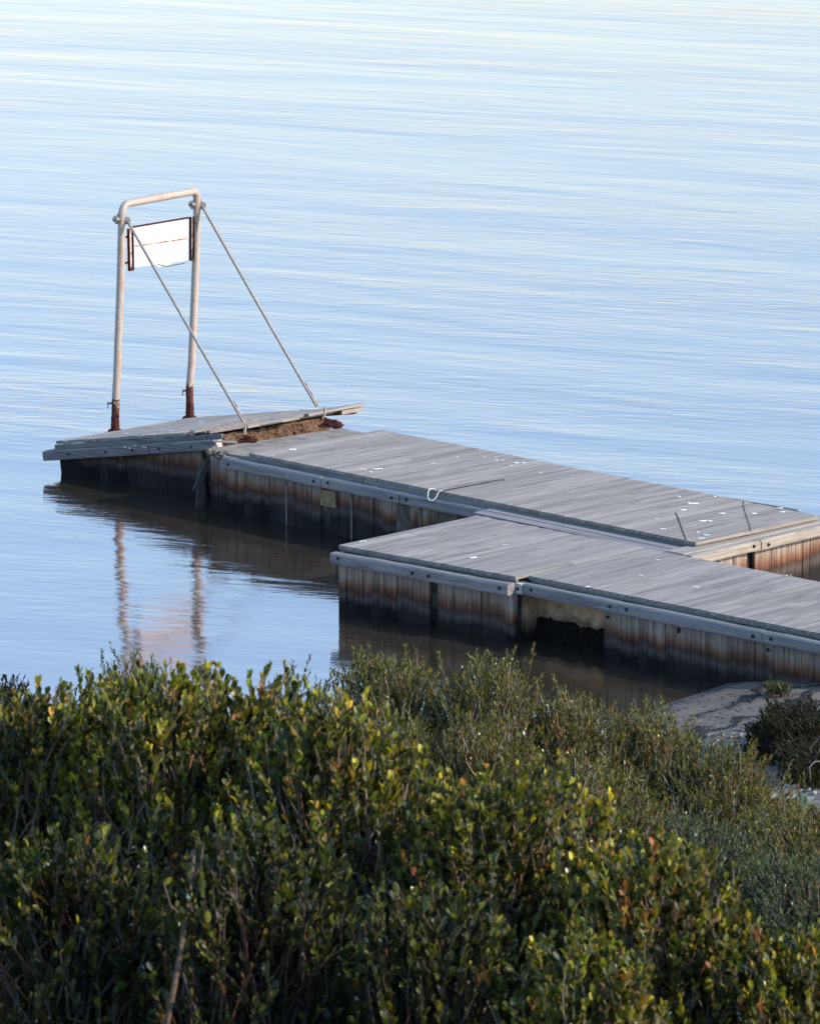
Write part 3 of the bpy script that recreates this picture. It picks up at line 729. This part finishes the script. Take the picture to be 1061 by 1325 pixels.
# board: two panels between two rusting channels
bd = thing('sign_board', (-3.7, 67.8, 2.7), 'blank white rusty-edged board hanging between the two pipe posts', 'sign')
hn = Vector((hx.y, -hx.x, 0))      # face towards camera side
if hn.y > 0: hn = -hn
TLb=Vector((-4.07,67.20,3.35)); TRb=Vector((-3.29,68.36,3.32)); BLb=Vector((-4.06,67.22,2.75)); BRb=Vector((-3.31,68.33,2.68))
def panel(t0, t1, name):
    mb = MB(); a = TLb.lerp(BLb, t0); b = TRb.lerp(BRb, t0); c = TRb.lerp(BRb, t1); d = TLb.lerp(BLb, t1)
    mb.hexa([a - hn*.012, b - hn*.012, c - hn*.012, d - hn*.012], [a + hn*.004, b + hn*.004, c + hn*.004, d + hn*.004]); return mb.build(name, M['white'], bd)
panel(.012, .475, 'panel'); panel(.490, 1.0, 'panel')
mb = MB(); a = TLb.lerp(BLb, .482); b = TRb.lerp(BRb, .482); mb.bar(a + hn*.0055, b + hn*.0055, .006, .024, up=(0,0,1)); mb.build('seam', mat_simple('rust_seam', (.14,.055,.03), .9, .6, 9, col2=(.36,.27,.2)), bd)
mb = MB(); mb.bar(TLb + hn*.002, TRb + hn*.002, .03, .02); mb.build('top_rail', M['rust'], bd)
for (a, b, w_) in ((Vector((-4.105,67.15,3.34)), Vector((-4.10,67.16,2.72)), .095), (Vector((-3.262,68.40,3.33)), Vector((-3.27,68.385,2.68)), .07)):
    mb = MB(); mb.hexa([a - hx*w_/2 + hn*.0, a + hx*w_/2 + hn*.0, a + hx*w_/2 + hn*.02, a - hx*w_/2 + hn*.02], [b - hx*w_/2 + hn*.0, b + hx*w_/2 + hn*.0, b + hx*w_/2 + hn*.02, b - hx*w_/2 + hn*.02])
    rl = mb.build('side_channel', M['rustrail'], bd)
    mb = MB()
    for s_ in (-1, 1): mb.bar(a + hx*s_*w_/2 + hn*.03, b + hx*s_*w_/2 + hn*.03, .035, .012, up=hx)
    mb.bar(b - hx*w_/2 + hn*.03 + Vector((0,0,.02)), b + hx*w_/2 + hn*.03 + Vector((0,0,.02)), .04, .05)
    mb.build('flange', M['rust'], rl)
mb = MB(); mb.tube([BLb.lerp(BRb, .45) + Vector((0,0,.0)), BLb.lerp(BRb,.6) + hn*.02 + Vector((0,0,-.045)), BLb.lerp(BRb,.92) + hn*.03 + Vector((0,0,-.03))], .006, 5); mb.build('loose_wire', M['rust'], bd)
mb = MB(); a = BLb.lerp(BRb, .42); b = BLb.lerp(BRb, .75); mb.hexa([a, b, b - hn*.006, a - hn*.006], [a + Vector((.03,.02,-.035)), b + Vector((-.06,-.06,-.03)), b + Vector((-.06,-.06,-.03)) - hn*.006, a + Vector((.03,.02,-.035)) - hn*.006]); mb.build('peeling_strip', mat_simple('peeling_paint', (.55,.5,.36), .8), bd)
for z_ in (3.22, 2.84):
    mb = MB(); mb.bar((-4.19,67.03,z_), (-4.12,67.13,z_), .02, .03); mb.build('clip', M['rust'], bd); mb = MB(); mb.bar((-3.20,68.49,z_), (-3.25,68.42,z_), .02, .03); mb.build('clip', M['rust'], bd)
# rusty brackets left on the slab
def bracket(pos, s_, label, dx):
    t = thing('rusty_bracket', pos, label, 'bracket', 'rusted brace brackets on the slab')
    P_ = Vector(pos); mb = MB(); mb.prism([(P_.x-.20*s_, P_.y-.08*s_), (P_.x+.16*s_, P_.y-.12*s_), (P_.x+.2*s_, P_.y+.08*s_), (P_.x-.14*s_, P_.y+.13*s_)], P_.z-.01, [P_.z+.012, P_.z+.02, P_.z+.012, P_.z+.03]); mb.build('base_plate', M['rust'], t)
    mb = MB(); mb.hexa([P_ + Vector((-.12,-.03,.01))*s_, P_ + Vector((.15,-.03,.01))*s_, P_ + Vector((.15,.02,.01))*s_, P_ + Vector((-.12,.02,.01))*s_],
        [P_ + Vector((-.07+dx,-.03,.15))*s_, P_ + Vector((-.0+dx,-.03,.12))*s_, P_ + Vector((-.0+dx,.0,.12))*s_, P_ + Vector((-.07+dx,.0,.15))*s_]); mb.build('gusset', M['rust'], t, bevel=.01)
    rock(P_ + Vector((.02, .0, .03)), (.13*s_, .06*s_, .075*s_), dx * 9 + 2.2, M['rust'], 'corroded_foot', t, 3, .7)
    mb = MB(); mb.tube([P_ + Vector((-.06+dx,0,.14))*s_, P_ + Vector((-.045+dx,.02,.30))*s_], .018, 8); mb.build('stub', M['brace'], t)
bracket((-2.27, 63.72, .845), .7, 'small rusty bracket on the bare slab at the front, near the jetty corner', 0)
bracket((-1.12, 64.85, .845), .9, 'larger rusty bracket at the back of the slab below the lifted boards', -.05)
mb = MB(); mb.bar((-2.75,63.66,.86), (-2.42,63.62,.845), .06, .02); o = mb.build('timber_offcut', M['beamP']); setp(o, 'thin pale timber offcut lying beside the front rusty bracket', 'offcut')

# ================================================================== VEGETATION
def tintarr(base, n, var=.25, hue=.15):
    b = np.array(base)[None, :] * (1 + rng.normal(0, var, (n, 1))).clip(.35, 2.2)
    b = b * (1 + rng.normal(0, hue, (n, 3)) * .4)
    return b.clip(.003, .9)
LEAF_N_V = np.array([(0,0,0), (-.21,.30,.03), (0,.33,-.03), (.21,.30,.03), (-.26,.66,.05), (0,.68,-.02), (.26,.66,.05), (-.15,.9,.02), (.15,.9,.02), (0,1,-.03)], float)
LEAF_N_F = [(0,2,1), (0,3,2), (1,2,5,4), (2,3,6,5), (4,5,9,7), (5,6,8,9)]
LEAF_M_V = np.array([(0,0,0), (-.12,.45,.03), (.12,.45,.03), (0,1,-.04), (0,.45,-.02)], float)
LEAF_M_F = [(0,4,1), (0,2,4), (1,4,3), (4,2,3)]
def norm(a): return a / np.maximum(np.linalg.norm(a, axis=-1, keepdims=True), 1e-9)
def leaf_mesh(name, pos, axis, nrm, size, tint, kind, mat, parent):
    LV, LF = (LEAF_N_V, LEAF_N_F) if kind == 'n' else (LEAF_M_V, LEAF_M_F)
    n = len(pos); axis = norm(axis); side = norm(np.cross(axis, nrm)); nr = np.cross(side, axis)
    v = pos[:, None, :] + size[:, None, None] * (LV[None, :, 0:1] * side[:, None, :] + LV[None, :, 1:2] * axis[:, None, :] + LV[None, :, 2:3] * nr[:, None, :])
    k_ = len(LV); ls = [len(f) for f in LF]; nl = sum(ls)
    vi = (np.concatenate([np.array(f) for f in LF])[None, :] + (np.arange(n) * k_)[:, None]).ravel()
    me = bpy.data.meshes.new(name); me.vertices.add(n * k_); me.vertices.foreach_set('co', v.ravel().astype(np.float32))
    me.loops.add(n * nl); me.loops.foreach_set('vertex_index', vi.astype(np.int32))
    starts = (np.concatenate([[0], np.cumsum(ls)[:-1]])[None, :] + (np.arange(n) * nl)[:, None]).ravel()
    me.polygons.add(n * len(LF)); me.polygons.foreach_set('loop_start', starts.astype(np.int32))
    me.update(calc_edges=True); me.validate()
    ca = me.color_attributes.new('tint', 'FLOAT_COLOR', 'POINT')
    col = np.ones((n, k_, 4), np.float32); col[:, :, :3] = tint[:, None, :]
    ca.data.foreach_set('color', col.ravel())
    me.materials.append(mat); return link(name, me, parent)
def stem_mesh(name, paths, radii, tint, parent, sides=4):
    """paths (n,K,3), radii (n,K)"""
    n, K, _ = paths.shape
    d = norm(np.gradient(paths, axis=1)); ref = np.zeros_like(d); ref[..., 0] = 1; ref[..., 1] = .3
    a = norm(np.cross(d, ref)); b = np.cross(d, a)
    ang = np.arange(sides) * 2 * np.pi / sides
    v = paths[:, :, None, :] + radii[:, :, None, None] * (np.cos(ang)[None, None, :, None] * a[:, :, None, :] + np.sin(ang)[None, None, :, None] * b[:, :, None, :])
    i = np.arange(K - 1)[:, None]; j = np.arange(sides)[None, :]; j2 = (j + 1) % sides
    q = np.stack([i*sides + j, i*sides + j2, (i+1)*sides + j2, (i+1)*sides + j], -1).reshape(-1, 4)
    vi = (q[None] + (np.arange(n) * K * sides)[:, None, None]).reshape(-1)
    me = bpy.data.meshes.new(name); me.vertices.add(n*K*sides); me.vertices.foreach_set('co', v.ravel().astype(np.float32))
    nf = n * len(q); me.loops.add(nf*4); me.loops.foreach_set('vertex_index', vi.astype(np.int32))
    me.polygons.add(nf); me.polygons.foreach_set('loop_start', (np.arange(nf)*4).astype(np.int32))
    me.polygons.foreach_set('use_smooth', np.ones(nf, bool))
    me.update(calc_edges=True); me.validate()
    ca = me.color_attributes.new('tint', 'FLOAT_COLOR', 'POINT')
    col = np.ones((n, K*sides, 4), np.float32); col[:, :, :3] = tint[:, None, :]; ca.data.foreach_set('color', col.ravel())
    me.materials.append(M['stem']); return link(name, me, parent)
def shrub(name, cx, cy, ztop, rx, ry, label, cat, group, kind='n', ntw=700, tl_=(.26,.5), leafn=(13,20), lsize=.040, palette=None,
          base_z=None, nstem=60, lump=.14, stemcol=(.16,.12,.085), upw=1.0, power=2.4, sprig=0.04, litter=0.02, dep=.5):
    zb = float(height(cx, cy)) if base_z is None else base_z
    H = ztop - zb; t = thing(name, (cx, cy, zb), label, cat, group)
    # points on a lumpy dome
    th = rng.uniform(0, 2*np.pi, ntw); cz = rng.uniform(0, 1, ntw) ** .8
    rad = np.sqrt(1 - np.clip(cz, 0, 1)**2)
    d = np.stack([np.cos(th) * rad, np.sin(th) * rad, np.clip(cz, 0.02, 1)], -1)
    f = (np.abs(d[:,0])**power + np.abs(d[:,1])**power + np.abs(d[:,2])**power) ** (-1/power)
    ph = rng.uniform(0, 6.28, 6)
    surf = d * f[:, None] * np.array([rx, ry, H])[None]
    depth = dep * rng.uniform(0, 1, ntw) ** 1.3 - rng.exponential(sprig, ntw).clip(0, .22)
    lum = lump * (np.sin(surf[:,0]*7 + ph[0] + surf[:,2]*3) * .5 + np.sin(surf[:,1]*6 + ph[1] - surf[:,2]*5) * .3 + np.sin(surf[:,0]*15 + ph[2] + surf[:,2]*8) * .35)
    p = surf - norm(d * np.array([1, 1, 1.0])) * (depth - lum)[:, None]
    p[:, 2] = np.maximum(p[:, 2], .12)
    tip = p + np.array([cx, cy, zb])
    out = norm(d * np.array([1, 1, .4]))
    dr = norm(np.array([0, 0, upw])[None] + out * .45 + rng.normal(0, .22, (ntw, 3)))
    L = rng.uniform(*tl_, ntw)
    base = tip - dr * L[:, None]
    K = 5; s = np.linspace(0, 1, K)
    bend = rng.normal(0, .06, (ntw, 3)); bend[:, 2] = np.abs(bend[:, 2]) * .3
    paths = base[:, None] + (tip - base)[:, None] * s[None, :, None] + bend[:, None] * (L[:, None, None] * 2.0) * (s * (1 - s))[None, :, None] * 2
    rads = (.0042 if kind == 'n' else .0045) * (1 - .7 * s)[None] * rng.uniform(.7, 1.3, (ntw, 1))
    # leaves
    mx = leafn[1]; cnt = rng.integers(leafn[0], leafn[1] + 1, ntw); cnt = np.where(rng.random(ntw) < .08, 2, cnt)
    li = np.repeat(np.arange(ntw), cnt); n = len(li)
    u = rng.uniform(.22, 1.02, n) ** .85
    seg = np.clip(u * (K-1), 0, K-1-1e-6); i0 = seg.astype(int); fr_ = (seg - i0)[:, None]
    pos = paths[li, i0] * (1 - fr_) + paths[li, i0+1] * fr_
    az = rng.uniform(0, 2*np.pi, n); td = dr[li]
    ra = norm(np.cross(td, np.stack([np.cos(az), np.sin(az), np.zeros(n)], -1) + 1e-4))
    spread = rng.uniform(.35, 1.1, n) * (1 - .45 * u)
    ax = norm(td + ra * spread[:, None] + rng.normal(0, .12, (n, 3)))
    nr = norm(ra + rng.normal(0, .35, (n, 3)))
    nr = norm(-nr + td * .8)
    sz = lsize * rng.uniform(.6, 1.25, n) * (1 - .25 * (u > .9))
    names_ = palette; w_ = np.array([c_[0] for c_ in names_]); w_ = w_ / w_.sum()
    twc = rng.choice(len(names_), ntw, p=w_)
    lc = np.where(rng.random(n) < .55, twc[li], rng.choice(len(names_), n, p=w_))
    cols = np.array([c_[1] for c_ in names_])[lc]
    cols = cols * (1 + rng.normal(0, .22, (n, 1))).clip(.4, 1.8) * (1 + rng.normal(0, .06, (n, 3)))
    # young tip leaves are yellower; sunlit brightness is painted in too
    yng_lit = (u > .86) & (rng.random(n) < .45); cols[yng_lit] = cols[yng_lit] * np.array([1.75, 1.55, .9])
    # main stems with some crooks, plus branches from stems to twig bases
    leaf_mesh('foliage', pos, ax, nr, sz, cols.clip(.003, .9), kind, M['leaf' if kind == 'n' else 'leaf2'], t)
    if litter > 0:
        m = int(n * litter); sel = rng.choice(n, m); cc = np.where(rng.random((m, 1)) < .75, np.array([[.62,.60,.50]]), np.array([[.35,.10,.06]])) * rng.uniform(.5, 1.1, (m, 1))
        leaf_mesh('bud', pos[sel] + ax[sel] * sz[sel][:, None] * .5, ax[sel], nr[sel], sz[sel] * (.50 if kind == 'n' else .6), cc, 'n', M['leaf'], t)['kind'] = 'stuff'
    ns = nstem; sel = rng.choice(ntw, ns); K2 = 7; s2 = np.linspace(0, 1, K2)
    foot = np.array([cx, cy, zb - .05]) + np.stack([rng.normal(0, rx*.28, ns), rng.normal(0, ry*.28, ns), np.zeros(ns)], -1)
    top = base[sel]; pp = foot[:, None] * (1 - s2)[None, :, None] + top[:, None] * s2[None, :, None]
    sw = rng.normal(0, .09, (ns, 3)); sw2 = rng.normal(0, .05, (ns, 3))
    outb = (top - foot); outb[:, 2] = 0
    pp = pp + outb[:, None] * (-.35 * s2 * (1 - s2) * 2)[None, :, None] + sw[:, None] * (np.sin(s2*np.pi))[None, :, None] + sw2[:, None] * (np.sin(s2*3*np.pi))[None, :, None]
    rd = (np.linspace(.013, .0045, K2))[None] * rng.uniform(.6, 1.3, (ns, 1)) * (1 if kind == 'n' else 1.0)
    # branches : from points on the stems to other twig bases
    nb = ntw; si = rng.integers(0, ns, nb)
    allp = pp.reshape(-1, 3)
    cand = rng.integers(0, len(allp), (nb, 24)); cp = allp[cand]
    dist = np.linalg.norm((cp - base[:, None]) * np.array([1, 1, .6]), axis=-1) + (cp[:, :, 2] > base[:, None, 2]) * 2
    bi = dist.argmin(1); st_ = cp[np.arange(nb), bi]
    s3 = np.linspace(0, 1, 5); bp = st_[:, None] * (1 - s3)[None, :, None] + base[:, None] * s3[None, :, None]
    bp[:, :, 2] += (-.12 * np.linalg.norm(base - st_, axis=1))[:, None] * (s3 * (1 - s3) * 2)[None]
    bp += rng.normal(0, .012, bp.shape) * np.array([0,1,1,1,0])[None, :, None]
    br = np.linspace(.0058, .0038, 5)[None] * rng.uniform(.6, 1.2, (nb, 1))
    def stc(n_):
        c_ = np.array(stemcol)[None] * rng.uniform(.5, 1.6, (n_, 1)); red = rng.random((n_, 1)) < .22
        return np.where(red, c_ * np.array([1.25, .72, .55]), c_)
    stem_mesh('branches', np.concatenate([paths, bp]), np.concatenate([rads, br]), stc(ntw + nb), t, 4)
    stem_mesh('stems', pp, rd, stc(ns), t, 5)
    return t

PN = [(5, (.040,.049,.011)), (4, (.088,.092,.014)), (3.4, (.17,.16,.017)), (4, (.018,.025,.011)), (.9, (.20,.14,.03)), (.4, (.18,.07,.03)), (1.4, (.085,.088,.045))]  # foreground leaf colours, with extra yellow painted in for sunlit foliage
PN_shade = [(5, (.024,.031,.010)), (3, (.048,.054,.012)), (1.6, (.10,.105,.014)), (4, (.011,.016,.009)), (.4, (.11,.06,.025)), (.6, (.04,.045,.025))]  # same foliage darkened: shade painted into the leaf colours
PM = [(5, (.062,.066,.018)), (3.4, (.098,.096,.022)), (3, (.028,.033,.015)), (1.6, (.13,.12,.033)), (.45, (.16,.10,.045)), (1.6, (.068,.072,.045))]
PS = [(5, (.060,.075,.055)), (3, (.045,.058,.042)), (2, (.09,.10,.08))]
PG = [(5, (.040,.055,.034)), (3, (.052,.066,.042)), (2, (.030,.042,.028)), (1, (.08,.085,.05))]
near = [  # px, top py, distance, rx, ry, twigs, label
 (20, 878, 17.6, .62, .7, 1500, 'leafy green shrub at the far left edge of the foreground hedge'),
 (128, 870, 17.9, .50, .6, 900, 'rounded leafy shrub behind, in the dip left of the tallest foreground shrub'),
 (235, 856, 17.2, .66, .7, 1900, 'tallest foreground shrub, below the gantry reflection'),
 (335, 874, 17.3, .42, .5, 700, 'small leafy shrub filling the dip between the two highest foreground shrubs'),
 (430, 898, 16.7, .60, .7, 1700, 'yellow-green foreground shrub left of centre, peak below the front platform corner'),
 (655, 984, 16.2, .58, .65, 1600, 'foreground shrub at centre right with orange twigs at its top'),
 (850, 1080, 15.7, .55, .6, 1500, 'sunlit yellow-green foreground shrub right of centre near the bottom'),
 (1020, 1195, 15.3, .50, .6, 1300, 'foreground shrub in the bottom right corner'),
 (90, 1060, 15.6, .55, .5, 1000, 'shrub with painted-in shade in the bottom left corner with bare stems'),
 (340, 1060, 15.2, .50, .5, 1000, 'green shrub with painted-in shade low in front, right of the thick bare branch'),
 (560, 1150, 14.9, .45, .45, 900, 'low shrub with painted-in shade in front at the bottom centre'),
 (760, 1200, 14.6, .42, .45, 900, 'low olive shrub in front at the bottom, right of centre'),
]
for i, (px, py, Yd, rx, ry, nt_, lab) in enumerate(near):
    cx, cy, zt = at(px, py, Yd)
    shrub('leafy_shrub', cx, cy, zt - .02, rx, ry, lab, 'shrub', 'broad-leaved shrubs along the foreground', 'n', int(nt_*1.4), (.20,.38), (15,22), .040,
          PN if i < 8 or i > 10 else PN_shade, nstem=70, lump=.05, power=2.7, sprig=.014, dep=.6, stemcol=(.125,.096,.068) if i < 8 or i > 10 else (.055,.04,.03), litter=.016)  # low front shrubs get leaves and stems darkened as painted shade
mid = [
 (165, 846, 40.5, .75, .9, 900, PS, 'silvery fine-leaved shrub showing above the hedge under the gantry reflection', .05),
 (380, 872, 40.0, .60, .9, 600, PS, 'sparse grey-leaved shrub with upright sprigs left of the front platform corner', .09),
 (500, 838, 41.0, .75, 1.0, 1700, PM, 'olive narrow-leaved shrub directly below the left corner of the front platform', .05),
 (625, 848, 40.5, .75, 1.0, 1700, PM, 'olive narrow-leaved shrub below the concrete recess', .05),
 (740, 893, 40.5, .75, 1.0, 1700, PM, 'olive narrow-leaved shrub in front of the murky shallows', .05),
 (840, 918, 40.8, .70, 1.0, 1500, PM, 'olive narrow-leaved shrub left of the sandy bank', .05),
 (930, 968, 40.0, .70, 1.0, 1500, PM, 'golden olive shrub just below the sand', .05),
 (1040, 1045, 38.5, .70, 1.0, 1500, PM, 'yellowish narrow-leaved shrub beside the cactus at the right edge', .04),
 (620, 925, 37.0, .80, 1.0, 1700, PM, 'grey-green narrow-leaved shrub behind the orange-twigged foreground shrub', .05),
 (770, 985, 36.5, .80, 1.0, 1700, PM, 'grey-green shrub in the middle of the bank, right of centre', .05),
 (900, 1062, 35.5, .75, 1.0, 1700, PG, 'dull grey-green shrub on the bank above the bottom right hedge', .04),
 (1040, 1115, 34.5, .75, 1.0, 1700, PG, 'darkest grey-green shrub on the bank at the right edge', .04),
 (500, 905, 37.0, .70, .9, 900, PM, 'grey-green shrub partly hidden behind the yellow-green foreground peak', .05),
]
for (px, py, Yd, rx, ry, nt_, pal, lab, spr) in mid:
    cx, cy, zt = at(px, py, Yd)
    shrub('fine_leaved_shrub', cx, cy, zt - .05, rx, ry, lab, 'shrub', 'narrow-leaved shrubs on the bank', 'm', nt_, (.28,.55), (26,38), .055,
          pal, nstem=55, lump=.07, stemcol=(.17,.14,.115), power=2.4, sprig=spr, litter=.006)
PD = [(5, (.007,.009,.004)), (3, (.013,.015,.006)), (1, (.028,.030,.012))]
for (px, py, Yd, rx, ry, nt_, lab) in [(1064, 926, 47.2, .82, 1.3, 3000, 'dense dark shrub spreading over the sand at the right edge'),
                                       (1075, 985, 45.5, .55, 1.0, 1200, 'dark shrub lying below the large one, above the cactus'),
                                       (15, 874, 41.5, .50, .8, 800, 'dark dense shrub at the left edge behind the hedge')]:
    cx, cy, zt = at(px, py, Yd)
    shrub('dark_shrub', cx, cy, zt, rx, ry, lab, 'shrub', 'dark shrubs on the shore', 'm', nt_, (.12,.26), (26,36), .045, PD, nstem=40, lump=.10, dep=.35, stemcol=(.05,.04,.03), upw=.45, power=2.2, sprig=.03, litter=0)
cx, cy, zt = at(1006, 886, 51.6)
shrub('low_tuft', cx, cy, zt, .14, .22, 'small green tuft alone on the sand beside the walkway', 'plant', None, 'm', 120, (.06,.12), (14,20), .035, [(3,(.03,.042,.018)), (2,(.05,.06,.025))], nstem=12, lump=.03, dep=.12, stemcol=(.06,.05,.03), upw=.7, litter=0)
# thick bare branch at the bottom left
M['twig'] = mat_simple('twig_bark', (.08,.05,.033), .9, .5, 60)
bb = thing('bare_branch', (-.75, 14.9, 7.4), 'thick bare tan branch rising through the shade-painted shrubs at the bottom left', 'branch')
P_ = [Vector(at(*q)) for q in [(205,1380,14.85), (219,1310,14.85), (233,1240,14.9), (240,1190,15.0), (248,1140,15.1), (250,1120,15.2), (252,1100,15.3)]]
mb = MB(); mb.tube(smoothpts(P_), [.0125 - .008 * i / (len(smoothpts(P_)) - 1) for i in range(len(smoothpts(P_)))], 10)
mb.build('limb', mat_simple('tan_bark', (.10,.065,.04), .9, .5, 60, .2, .8), bb, smooth=True)
mb = MB(); a = P_[4]; mb.tube([a, a + Vector((.03,.0,.05)), a + Vector((.04,.02,.12))], [.006,.004,.003], 7)
mb.build('side_twig', M['twig'], bb, smooth=True); mb = MB()
a = P_[3]; mb.tube([a, a + Vector((-.05,.0,.05)), a + Vector((-.07,-.03,.14))], [.007,.005,.003], 7)
mb.build('side_twig', M['twig'], bb, smooth=True)
# prickly pear
pc = Vector(at(1040, 1034, 43.2)); pz = float(height(pc.x, pc.y))
cac = thing('prickly_pear', (pc.x, pc.y, pz), 'small prickly pear with one upright blue-green pad at the right edge', 'cactus')
def pad(c_, w_, h_, yaw, lean):
    bm = bmesh.new(); bmesh.ops.create_uvsphere(bm, u_segments=20, v_segments=14, radius=1)
    for v in bm.verts:
        z_ = v.co.z; wf = (.72 + .28 * (z_ + 1) / 2) if z_ < 0 else 1
        q = Vector((v.co.x * w_/2 * wf, v.co.y * .022, z_ * h_/2 + h_/2)); q.x += q.z * lean
        cs, sn = math.cos(yaw), math.sin(yaw); v.co = Vector((q.x*cs - q.y*sn, q.x*sn + q.y*cs, q.z)) + Vector(c_)
    me = bpy.data.meshes.new('pad'); bm.to_mesh(me); bm.free(); me.materials.append(M['cactus']); me.polygons.foreach_set('use_smooth', [True]*len(me.polygons)); return link('pad', me, cac)
topz = pc.z + .06
pad((pc.x, pc.y, topz - .30), .15, .30, .2, -.05); pad((pc.x + .03, pc.y + .01, topz - .58), .17, .30, -.5, .05); pad((pc.x + .15, pc.y, topz - .50), .13, .22, .8, .25); pad((pc.x - .02, pc.y, pz - .03), .18, max(.2, topz - .56 - pz), .1, .0)

# ------------------------------------------------------------------ loose stuff on the sand
mb = MB()
def scatter(n, fn_, mb, s0, s1, flat=.35):
    for _ in range(n):
        x_, y_ = fn_(); z_ = float(height(x_, y_)); s_ = R(s0, s1); an = R(0, 3.14); L_ = s_ * R(1, 3.2)
        c_, s__ = math.cos(an) * .9, math.sin(an)
        q = [(-L_, -s_*.4), (L_*R(.5,1), -s_*.5), (L_, s_*.3), (-L_*.3, s_*.6)]
        mb.prism([(x_ + u*c_ - v*s__, y_ + u*s__ + v*c_) for u, v in q], z_ - .01, [z_ + s_*flat*R(.3,1.2) for _ in range(4)])
LINES = [(.22, .03), (.34, .035), (.5, .05), (.66, .06)]
def wr():
    while True:
        x_ = R(2.6, 6.0); y_ = R(45.5, 53.2); h_ = float(height(x_, y_))
        g_ = noise.noise(Vector((x_*.9, y_*.9, 2))) * .07 + noise.noise(Vector((x_*3.9, y_*2.9, 5))) * .03
        m_ = max(0, noise.noise(Vector((x_*1.1, y_*.8, 7))) + .25) * 1.6
        for l_, s_ in LINES:
            if random.random() < m_ * math.exp(-((h_ - l_ - g_) / (s_ * .3)) ** 2): return x_, y_
scatter(9000, wr, mb, .005, .020)
scatter(1500, lambda: (R(2.8, 6.0), R(45.0, 52.6)), mb, .004, .016)
setp(mb.build('seaweed_wrack', M['wrack']), 'dark strips of dried seaweed on the grey sand', 'seaweed', None, 'stuff')
mb = MB(); scatter(700, lambda: (R(3.0, 5.8), R(43.5, 49.5)), mb, .012, .035, .8)
setp(mb.build('pebbles', M['pebble']), 'pale pebbles and shell bits on the sand', 'pebbles', None, 'stuff')
print('objects', len(bpy.data.objects), 'faces', sum(len(m.polygons) for m in bpy.data.meshes))
